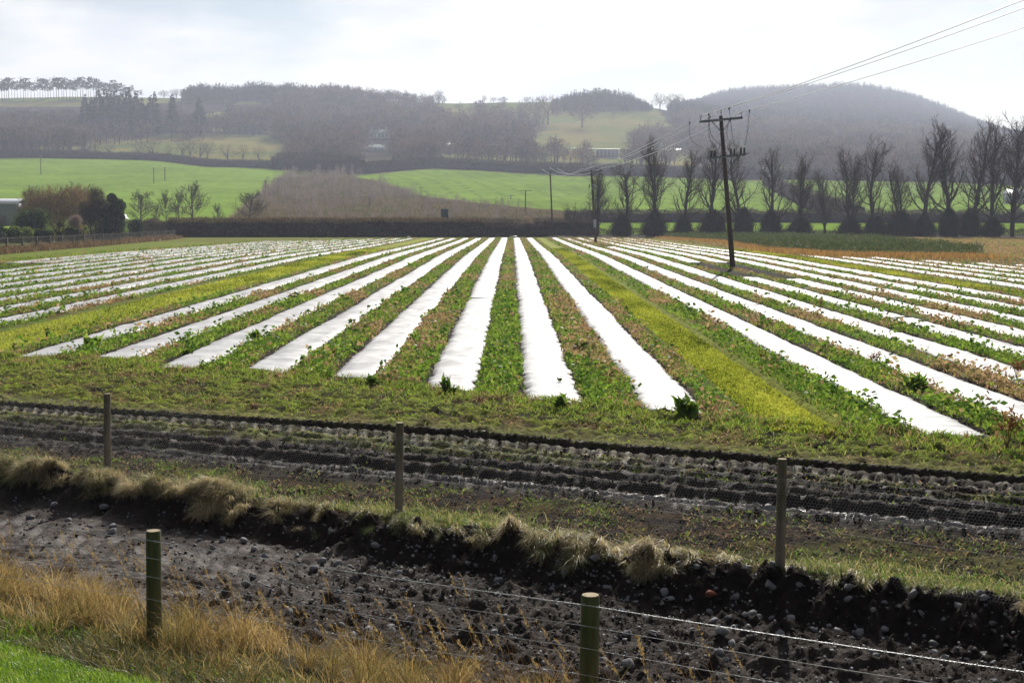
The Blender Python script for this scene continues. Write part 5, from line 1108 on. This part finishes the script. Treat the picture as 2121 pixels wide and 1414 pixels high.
# middle distance bare trees ------------------------------------------
RT = [grow(700 + k, 8.0, .20, 'round') for k in range(4)]
mids = [(291, 392, 300, 1.25, 'spreading bare tree, leftmost below the twin poles'), (345, 393, 305, .7, 'slim bare tree right of the spreading one below the twin poles'), (372, 390, 305, .7, 'slim bare tree next to the tallest of the roadside group'), (400, 374, 302, 1.0, 'tallest bare tree of the roadside group behind the hedge'), (513, 393, 300, 1.35, 'low wide fan-shaped bare tree at the field corner'), (453, 420, 300, .8, 'small twiggy bare tree between the tallest and the fan-shaped one'), (328, 420, 298, .6, 'dense dark small tree below the twin poles')]
for k, (px, pt_, D, wf, lb) in enumerate(mids):
    x = XD(px, D); z = Z(x, D) - .5; H = ZD(pt_, D) - z; tm, cmh = RT[k % 4]; zmax = max(v.co.z for v in list(cmh.vertices)[::29]); s_ = H / zmax
    r = empty('bare_tree', (x, D, z), rz=k * 1.3, label=lb, cat='tree', group='bare roadside trees behind the clipped hedge'); r.scale = (s_ * wf, s_ * wf, s_); add_part(r, 'trunk', tm); add_part(r, 'crown', cmh)
for k, (px, pt_, D, wf, lb) in enumerate([(78, 384, 234, .9, 'thin bare tree poking out of the left side of the thicket'), (160, 374, 234, .8, 'bare twigs of a tree rising above the middle of the thicket'), (188, 380, 232, .9, 'bare tree top at the right end of the thicket beside the evergreen'), (120, 386, 236, 1.0, 'bare tree standing inside the reddish part of the thicket')]):
    x = XD(px, D); z = Z(x, D); H = ZD(pt_, D) - z; tm, cmh = RT[(k + 1) % 4]; zmax = max(v.co.z for v in list(cmh.vertices)[::29]); s_ = H / zmax
    r = empty('bare_tree', (x, D, z), rz=k * 2.3, label=lb, cat='tree', group='bare trees growing out of the left thicket'); r.scale = (s_ * wf, s_ * wf, s_); add_part(r, 'trunk', tm); add_part(r, 'crown', cmh)
# small low detail trees -----------------------------------------------
def mini_bare(seed, H, W, n, tw, r0=.25):
    rs = np.random.default_rng(seed); mb = MB(); tk = MB(); tk.tube(np.array([[0, 0, -.5], [rs.normal() * .2, 0, H * .35], [rs.normal() * .4, 0, H * .7]]), [r0, r0 * .8, r0 * .3], 4, .15)
    for k in range(7):
        a = rs.uniform(0, 6.28); h0 = H * rs.uniform(.2, .5); e = np.array([math.cos(a) * W * .33, math.sin(a) * W * .33, H * rs.uniform(.55, .85)]); tk.tube(np.array([[0, 0, h0], e]), [r0 * .45, r0 * .15], 3, .15)
    d = rs.normal(size=(n, 3)); d /= np.linalg.norm(d, axis=1)[:, None]; P = d * (rs.random(n)**.4)[:, None] * [W / 2, W / 2, H * .36] + [0, 0, H * .60]; P[:, 0] += .1 * W * np.sin(P[:, 2] * 1.1 + seed)
    v, f, r = slivers(P, d * [1, 1, .8] + [0, 0, .7] + rs.normal(size=(n, 3)) * .3, rs.uniform(.08, .2, n) * H, tw, rs.uniform(.1, .9, n)); mb.add(v, f, r)
    return tk, mb
def flat(*mbs):
    o = MB()
    for m_ in mbs:
        for v, r in zip(m_.V, m_.R): pass
        o.add(np.concatenate(m_.V), [np.concatenate(f) for f in m_.F.values()], np.concatenate(m_.R))
    return np.concatenate(o.V), [np.concatenate(f) for f in o.F.values()], np.concatenate(o.R)
def mini_conifer(seed, H, W, n, tw, bare=.08, pine=False):
    rs = np.random.default_rng(seed); mb = MB(); tk = MB(); tk.tube(np.array([[0, 0, -.5], [rs.normal() * .15, 0, H * .95]]), [H * .014 + .05, .04], 4, .1)
    if pine:
        lum = 9; C = np.stack([rs.normal(size=lum) * W * .16, rs.normal(size=lum) * W * .16, rs.uniform(bare + .08, .95, lum) * H], -1); q = rs.integers(0, lum, n); P = C[q] + rs.normal(size=(n, 3)) * [W * .14, W * .14, H * .035]
        v, f, r = leaves(P, rs.uniform(.06, .10, n) * H, rs.uniform(0, .9, n), .6)
    else:
        z = bare * H + (1 - bare) * H * (1 - np.sqrt(rs.random(n))); a = rs.uniform(0, 6.28, n); rad = (1 - (z - bare * H) / (H * (1 - bare))) * W / 2 * (.45 + .55 * rs.random(n)) * (1 + .18 * np.sin(a * 3 + seed)); P = np.stack([np.cos(a) * rad * .55, np.sin(a) * rad * .55, z + .02 * H], -1)
        D = np.stack([np.cos(a), np.sin(a), -.25 + .5 * (z / H)**2 * 2], -1); v, f, r = slivers(P, D, rad * .55 + .04 * H, tw, rs.uniform(0, .9, n))
    mb.add(v, f, r); return tk, mb
def singles(name, variants, items, mat, cat, group, pn='crown'):
    proto = []
    for tk, mb in variants:
        a = tk.build('trunk', m_bark, link=False); b = mb.build(pn, mat, link=False); zz = b.data.vertices; zm = max(v.co.z for v in list(zz)[::11]); proto.append((a.data, b.data, zm)); bpy.data.objects.remove(a); bpy.data.objects.remove(b)
    for k, (px, pt_, D, wf, lb) in enumerate(items):
        a, b, zm = proto[k % len(proto)]; x = XD(px, D); z = Z(x, D) - .3; s_ = (ZD(pt_, D) - z) / zm
        r = empty(name, (x, D, z), rz=k * 2.1, label=lb, cat=cat, group=group); r.scale = (s_ * wf, s_ * wf, s_); add_part(r, 'trunk', a); add_part(r, pn, b)
con = [(196, 203), (235, 196), (257, 194), (300, 206), (182, 197), (209, 188), (224, 189), (245, 186), (271, 183), (287, 195), (317, 201), (325, 194), (362, 197), (416, 205)]
cl = ['dark conifer filling the gap right of the leftmost hillside conifer', 'dark conifer half hidden in the middle of the hillside clump', 'dark conifer just left of the round-topped one', 'small dark conifer at the right foot of the hillside clump', 'leftmost dark conical conifer on the left hillside', 'broad dark conifer, second from the left of the hillside clump', 'narrow conifer between two broad ones on the left hillside', 'tall conifer in the middle of the dark hillside clump', 'tallest round-topped conifer of the dark hillside clump', 'conifer at the right end of the dark hillside clump', 'left one of the twin pointed conifers', 'right, taller one of the twin pointed conifers', 'lone pointed conifer right of the twin ones', 'hazy pointed conifer farthest right on the left hillside']
singles('conifer_tree', [mini_conifer(810 + k, 20, 9 + 2 * (k % 3), 900, .9) for k in range(4)], [(p, t_, 1110 + 12 * (k % 3), 1.1, cl[k]) for k, (p, t_) in enumerate(con)], m_conif, 'tree', 'dark conifers on the left hillside')
px_ = -8; items = []; k = 0; rs = np.random.default_rng(33)
while px_ < 300:
    top = np.interp(px_, [0, 60, 100, 160, 200, 240, 262, 300], [163, 166, 168, 163, 166, 170, 176, 186]) + rs.uniform(-6, 7)
    items.append((px_, top, 1475 + rs.uniform(-25, 25), rs.uniform(.8, 1.15), 'tall bare-stemmed pine in the row along the crest at the left')); px_ += rs.uniform(3.5, 7.0)
singles('pine_tree', [mini_conifer(830 + k, 20, 8.5, 170, 0, bare=.42, pine=True) for k in range(6)], items, m_conif, 'tree', 'pines standing along the left crest')
items = [(p, t_, 868, w_, 'bare tree in the sparse row above the left green field') for p, t_, w_ in [(202, 292, 1.1), (229, 290, 1), (290, 291, 1), (317, 286, 1.3), (352, 298, .9), (380, 286, 1), (396, 284, .9), (417, 287, 1), (432, 289, 1.1), (473, 296, 1.4), (505, 298, 1), (538, 300, 1)]]
singles('bare_tree', [mini_bare(850 + k, 10, 7, 260, .13, .3) for k in range(4)], items, m_twig2, 'tree', 'bare trees in a row above the left green field')
items = [(1135, 196, 1290, 1.25, 'large hazy round tree on the park slope left of its twin'), (1205, 203, 1270, 1.35, 'large hazy round tree on the park slope right of its twin'), (1268, 218, 1380, .9, 'bare tree on the knoll slope right of the two round trees'), (1215, 283, 930, .6, 'small dark conical tree above the glass fronted building'), (1310, 268, 1000, .9, 'bare tree on the olive slope right of the glass fronted building'), (650, 262, 1010, 1.3, 'big pale twiggy tree at the left of the white house'), (1365, 190, 1470, 1.2, 'open bare tree on the skyline in the gap left of the conifer hill'), (1395, 189, 1480, 1.2, 'bare skyline tree nearest to the conifer hill'), (345, 186, 1480, 1.5, 'left one of two bare skyline trees at the left gap'), (370, 184, 1480, 1.5, 'right one of two bare skyline trees at the left gap'), (1004, 197, 1490, .8, 'small pointed tree on the open skyline in the middle'), (1022, 200, 1490, 1.5, 'spreading bare tree on the middle skyline'), (1045, 199, 1490, 1.5, 'second spreading bare tree on the middle skyline'), (1090, 200, 1490, 1.5, 'bare tree on the skyline just left of the wooded knoll'), (970, 292, 880, .9, 'dark ragged tree at the left end of the pale distant wire'), (1640, 258, 1150, 1.0, 'dark tree among the woods below the conifer hill'), (1560, 240, 1200, 1.0, 'bare tree at the left foot of the conifer hill')]
singles('bare_tree', [mini_bare(870 + k, 14, 11, 420, .22, .4) for k in range(5)], items, m_twig2, 'tree', 'single trees on the far slopes')
# woods as masses -------------------------------------------------------
CLR = [(748, 816, 760, 1108), (1222, 1292, 850, 985), (915, 945, 850, 985)]
def fill(P, n, clear=None):
    clear = CLR + list(clear or [])
    P = np.asarray(P, float); px = uni(n, P[:, 0].min(), P[:, 0].max()); D = np.sqrt(uni(n, P[:, 1].min()**2, P[:, 1].max()**2)); k = inpoly(px, D, P)
    for a, b, c, d in clear: k &= ~((px > a) & (px < b) & (D > c) & (D < d))
    px, D = px[k], D[k]; x = (px - 1060.5) / FPX * D; return np.stack([x, D, zbase(x, D) - .3], -1)
bare_v = [flat(*mini_bare(880 + k, 15, 9 + 2 * (k % 3), 120, .5, .35)) for k in range(8)]
con_v = [flat(*mini_conifer(900 + k, 17, 6.5, 60, 1.5)) for k in range(6)]
W3 = [(1400, 1060), (1480, 930), (1700, 900), (2400, 880), (2400, 1500), (1440, 1500), (1390, 1300)]
W1 = [(-400, 905), (140, 905), (185, 960), (175, 1110), (330, 1130), (560, 1130), (600, 1000), (590, 880), (900, 880), (960, 960), (1090, 1000), (1110, 1180), (900, 1280), (925, 1500), (600, 1500), (560, 1300), (420, 1250), (190, 1240), (0, 1260), (-400, 1300)]
P = fill(W1, 7600); P = P[clearing(P[:, 0], P[:, 1]) < .27]; n = len(P); c = fbm(P[:, 0], P[:, 1], 60, 3, 130)
tag(scatter(bare_v, P, uni(n, 0, 6.28), uni(n, .65, 1.2) * (1 + .25 * c) * np.where(P[:, 1] > 1300, np.interp(1060.5 + FPX * P[:, 0] / P[:, 1], [560, 620, 700, 900, 930], [.9, 1.1, 1.0, .55, .4]), 1), np.clip(.5 + 1.3 * c + uni(n, -.6, .6), 0, 1)).build('woodland', m_twig2), 'grey brown leafless woodland covering the far left and middle hillside', 'woodland', kind='stuff')
P = np.concatenate([fill([(385, 1440), (620, 1440), (620, 1490), (385, 1490)], 700), fill([(1140, 1380), (1350, 1440), (1350, 1500), (1140, 1500)], 800), fill([(590, 1120), (900, 1120), (900, 1480), (590, 1480)], 160), fill([(1380, 1440), (1600, 1440), (1600, 1560), (1380, 1560)], 500)]); n = len(P)
pxx = 1060.5 + FPX * P[:, 0] / P[:, 1]; kf = np.interp(pxx, [380, 392, 420, 620, 1135, 1165, 1215, 1270, 1320, 1352, 1380, 1400], [.5, .85, 1, 1, .25, .6, .95, 1.05, .8, .4, .6, 1]) * (1 + .35 * fbm(P[:, 0], P[:, 1], 25, 2, 160))
tag(scatter(con_v + bare_v[:3], P, uni(n, 0, 6.28), uni(n, .6, 1.05) * kf).build('conifer_plantation', m_conif), 'dark conifer belts and knoll wood along the skyline', 'woodland', kind='stuff')
P = fill([(1430, 1500), (2300, 1500), (2300, 2560), (1400, 2560), (1390, 1700)], 15000); n = len(P); c = fbm(P[:, 0], P[:, 1], 90, 3, 131)
tag(scatter(con_v, P, uni(n, 0, 6.28), uni(n, .65, 1.1), np.clip(.4 + c, 0, 1)).build('conifer_plantation', m_conif), 'conifer plantation covering the rounded hill on the right', 'woodland', kind='stuff')

P = np.concatenate([fill(W3, 3400, [(1880, 1960, 1000, 1240)]), fill([(920, 1200), (1120, 1190), (1130, 1400), (920, 1400)], 90), fill([(900, 830), (1230, 830), (1400, 860), (1400, 905), (900, 905)], 150), fill([(1290, 1000), (1400, 1000), (1400, 1200), (1330, 1200)], 60), fill([(600, 820), (900, 820), (900, 880), (600, 880)], 160), fill([(1430, 780), (2300, 780), (2300, 860), (1430, 860)], 260)]); n = len(P); c = fbm(P[:, 0], P[:, 1], 60, 3, 132)
tag(scatter(bare_v, P, uni(n, 0, 6.28), uni(n, .6, 1.15), np.clip(.6 + 1.3 * c + uni(n, -.6, .6), 0, 1)).build('woodland', m_twig2), 'leafless woodland at the foot of the conifer hill and on the park slopes', 'woodland', kind='stuff')
P = np.concatenate([fill([(185, 975), (560, 1140), (560, 1250), (185, 1200)], 260), fill(W1, 750), fill(W3, 300)]); P = P[clearing(P[:, 0], P[:, 1]) < .2] ; n = len(P)
tag(scatter(bare_v + con_v[:2], P, uni(n, 0, 6.28), uni(n, .7, 1.1)).build('woodland', m_twig2), 'dark mixed wood around the conical conifers on the left hillside', 'woodland', kind='stuff')
# young plantation in the valley ----------------------------------------
sap_v = []
for k in range(8):
    rs = np.random.default_rng(940 + k); H = 4.2; n_ = 70; zz = .2 + .8 * rs.random(n_); wd_ = .4 + .16 * k; P0 = np.stack([rs.normal(size=n_) * wd_ * (1.1 - zz * .6), rs.normal(size=n_) * wd_ * (1.1 - zz * .6), zz * H * (.9 - .05 * k)], -1); v, f, r = slivers(P0, rs.normal(size=(n_, 3)) * .35 + [0, 0, 1], rs.uniform(.4, 1.1, n_), .07, rs.uniform(.1, .75, n_)); mb = MB(); mb.tube(np.array([[0, 0, -.2], [0, 0, H * .9]]), [.06, .02], 3, .3); mb.add(v, f, r); sap_v.append((np.concatenate(mb.V), [np.concatenate(q) for q in mb.F.values()], np.concatenate(mb.R)))
SP = [(555, 268), (480, 330), (520, 450), (596, 700), (720, 690), (900, 500), (1060, 432), (1215, 388), (1225, 268)]
P = fill(SP, 4000); n = len(P); c = fbm(P[:, 0], P[:, 1], 25, 3, 140); px = 1060.5 + FPX * P[:, 0] / P[:, 1]; hs = np.interp(px, [540, 700, 900, 1200], [.95, 1.05, .95, .75]) * uni(n, .4, 1.3) * (1 + .7 * c) * np.interp(P[:, 1], [262, 380, 500, 700], [.5, .65, 1, 1.3]); keep = rng.random(n) < .55 + 1.6 * c; P, hs, c = P[keep], hs[keep], c[keep]; n = len(P)
rd = np.where(rng.random(n) < .06 + .5 * (fbm(P[:, 0], P[:, 1], 30, 2, 144) > .25), .95, np.clip(.45 + c + uni(n, -.45, .45), 0, .8))
tag(scatter(sap_v, P, uni(n, 0, 6.28), np.stack([hs * .9, hs * .9, hs], -1), rd).build('young_trees', m_sap), 'young leafless plantation of grey and reddish saplings behind the clipped hedge', 'saplings', kind='stuff')
n = 70000; px = uni(n, 470, 1230); D = uni(n, 262, 700)**1.0; k = inpoly(px, D, SP); px, D = px[k], D[k]; n = len(px); x = (px - 1060.5) / FPX * D
v, f, r = blades(np.stack([x, D, zbase(x, D)], -1), uni(n, .4, 1.1), .12 + D / 4000, uni(n, 0, 6.28), uni(n, 0, .6), .4, np.clip(uni(n, .2, .9) + fbm(x, D, 12, 2, 141) * .5, 0, 1))
mb = MB(); mb.add(v, f, r); tag(mb.build('rough_meadow', leafmat('meadow', [(0, (.08, .10, .03)), (.5, (.17, .14, .075)), (1, (.24, .17, .10))], .3, 0)), 'rough olive and brown grass between the saplings', 'grass', kind='stuff')
# buildings far off ------------------------------------------------------
m_white = pmat('white_render', (.80, .83, .86), .7, .3); m_slate = pmat('blue_slate', (.10, .12, .15), .5, .4); m_glass = pmat('dark_glass', (.05, .06, .08), .1, .8)
D = 1108; sx = XD(786, D); zb = Z(sx, D); r = empty('white_house', (sx, D, zb), label='white house with dark steep roof and chimneys on the wooded hillside', cat='house')
def gable(mb, cx, cy, w, d, z0, zr, ov=.4, ax='x'):
    hw, hd = w / 2 + ov, d / 2 + ov
    if ax == 'x': V = [[cx - hw, cy - hd, z0], [cx + hw, cy - hd, z0], [cx + hw, cy, zr], [cx - hw, cy, zr], [cx - hw, cy + hd, z0], [cx + hw, cy + hd, z0]]; F = [[0, 1, 2, 3], [3, 2, 5, 4]]; G = [[0, 3, 4], [1, 5, 2]]
    else: V = [[cx - hw, cy - hd, z0], [cx - hw, cy + hd, z0], [cx, cy + hd, zr], [cx, cy - hd, zr], [cx + hw, cy - hd, z0], [cx + hw, cy + hd, z0]]; F = [[0, 1, 2, 3], [3, 2, 5, 4]]; G = [[0, 3, 4], [1, 5, 2]]
    mb.add(V, [np.array(F), np.array(G)])
hz = ZD(280, D) - zb; mb = MB(); mb.box((0, 0, hz / 2), (14, 7, hz)); mb.box((3.5, -3.7, hz / 2 + .2), (4, 1, hz + .3)); mb.build('wall', m_white, r)
mb = MB(); gable(mb, 0, 0, 14, 7, hz, ZD(268, D) - zb); gable(mb, 3.5, -2.2, 4.2, 5, hz + .3, ZD(270.5, D) - zb, ax='y'); rf = mb.build('roof', m_slate, r)
mb = MB(); mb.box((3.5, -3.3, hz + .9), (2.4, 1.6, 1.5)); mb.build('gable_front', m_white, r)
for cx_ in (-5.2, 0, 5.4): mb = MB(); mb.box((cx_, 0, ZD(267, D) - zb), (1.1, .9, 2.2)); mb.build('chimney', m_white, rf)
for wx in (-5.2, -2.4, .2, 3.5, 5.9): mb = MB(); mb.box((wx, -3.53 if wx != 3.5 else -4.23, hz * .7), (1.1, .05, 1.3)); mb.build('window', m_glass, r)
D = 985; sx = XD(782, D); zb = Z(sx, D); r = empty('long_bungalow', (sx, D, zb), label='long low white-windowed building below the white house', cat='house'); hz = ZD(306, D) - zb
mb = MB(); mb.box((0, 0, hz / 2), (13.5, 7, hz)); mb.box((-7.6, 0, hz / 2 - .3), (2.5, 5, hz - .6)); mb.build('wall', pmat('grey_render', (.30, .36, .40), .7, .3), r)
zt = ZD(299, D) - zb; mb = MB(); mb.add([[-7.2, -4, hz], [7.2, -4, hz], [7.2, 4, hz], [-7.2, 4, hz], [-4, 0, zt], [4, 0, zt]], [np.array([[0, 1, 5, 4], [2, 3, 4, 5]]), np.array([[1, 2, 5], [3, 0, 4]])]); mb.build('roof', pmat('grey_green_slate', (.13, .17, .17), .9, .1), r)
for wx in (-5.2, -2.6, .6, 2.6, 5.0): mb = MB(); mb.box((wx, -3.53, hz * .55), (1.5 if wx != 2.6 else .8, .05, hz * .6)); mb.build('window', m_white, r)
D = 965; sx = XD(1257, D); zb = Z(sx, D); r = empty('glass_pavilion', (sx, D, zb), label='low glass fronted building with white frame right of the park slope', cat='building'); zt = ZD(309, D) - zb
mb = MB(); mb.box((0, 2, zt / 2), (14.8, 4, zt - .3)); mb.build('glazing', pmat('pinkish_glass', (.30, .27, .32), .2, .7), r)
mb = MB(); mb.box((0, -.1, zt - .2), (15.6, .3, .45)); mb.box((0, -.1, .3), (15.6, .3, .5))
for wx in np.linspace(-7.6, 7.6, 7): mb.box((wx, -.13, zt / 2), (.35 if abs(wx) > 7 else .14, .3, zt - .6))
mb.build('frame', m_white, r)
D = 960; sx = XD(931, D); zb = Z(sx, D); r = empty('cottage', (sx, D, zb), label='tiny cottage with a pale pyramid roof among the middle woods', cat='house'); hz = ZD(300, D) - zb
mb = MB(); mb.box((0, 0, hz / 2), (6, 5, hz)); mb.build('wall', pmat('stone_wall', (.25, .24, .23), .8, .2), r)
mb = MB(); mb.add([[-3.5, -3, hz], [3.5, -3, hz], [3.5, 3, hz], [-3.5, 3, hz], [0, 0, hz + 2.2]], [np.array([[0, 1, 4], [1, 2, 4], [2, 3, 4], [3, 0, 4]])]); mb.build('roof', pmat('pale_slate', (.42, .44, .46), .5, .4), r)
D = 520; sx = XD(2108, D); zb = Z(sx, D); r = empty('farm_building', (sx, D, zb), label='blue grey building glimpsed behind the last tree at the right edge', cat='building')
mb = MB(); mb.box((0, 0, 1.7), (9, 6, 3.4)); mb.build('wall', pmat('bluish_wall', (.28, .31, .38), .6, .3), r); mb = MB(); gable(mb, 0, 0, 9, 6, 3.4, 5.2); mb.build('roof', m_slate, r); mb = MB(); mb.box((-1.5, -3.03, 1.2), (1.6, .05, 1.5)); mb.build('window', m_white, r)
# vehicle on the road above the left field
def vehicle(px, D, lb, col, name, cat, L=4.6, h=1.9, up=1.6):
    x = XD(px, D); z = Z(x, D) + up; r = empty(name, (x, D, z), label=lb, cat=cat); mb = MB()
    V = [[-L / 2, -.9, .35], [L / 2, -.9, .35], [L / 2, -.9, .95], [L * .3, -.9, 1.1], [L * .18, -.82, h], [-L * .46, -.82, h], [-L / 2, -.9, 1.1]]; V2 = [[a, -b, c] for a, b, c in V]; k = 7
    mb.add(V + V2, [np.array([[i, (i + 1) % k, k + (i + 1) % k, k + i] for i in range(k)]), np.array([list(range(k))[::-1], list(range(k, 2 * k))])]); mb.build('body', pmat(name + '_paint', col, .3, .6), r)
    for wx in (-L * .3, L * .3): 
        for wy in (-.85, .85): mb = MB(); mb.tube(np.array([[wx, wy - .1, .33], [wx, wy + .1, .33]]), .33, 12); mb.build('wheel', m_black, r)
    mb = MB(); mb.box((-.3, -.9, h * .76), (L * .5, .05, .45)); mb.build('side_window', m_glass, r)
vehicle(333, 872, 'white van glinting on the road behind the left field hedge', (.75, .75, .75), 'van', 'van', h=2.3); vehicle(322, 872, 'blue grey car following close to the white van', (.12, .17, .22), 'car', 'car', L=4.2, h=1.5)
vehicle(255, 335, 'pale vehicle roof showing over the clipped hedge beside the evergreen', (.6, .6, .62), 'parked_car', 'car', L=2.6, up=-.85)
# ================================================================== haze
hm, t = newmat('haze_air'); v_ = t.nodes.new('ShaderNodeVolumePrincipled'); o_ = t.nodes.new('ShaderNodeOutputMaterial'); t.links.new(v_.outputs[0], o_.inputs['Volume'])
v_.inputs['Color'].default_value = (.76, .82, 1.0, 1); v_.inputs['Density'].default_value = .00020; v_.inputs['Anisotropy'].default_value = .35
hb = MB(); hb.box((0, 1500, 117), (5600, 3800, 250)); o = hb.build('haze', hm); tag(o, 'thin blue grey haze in the air over the valley', 'haze', kind='stuff')
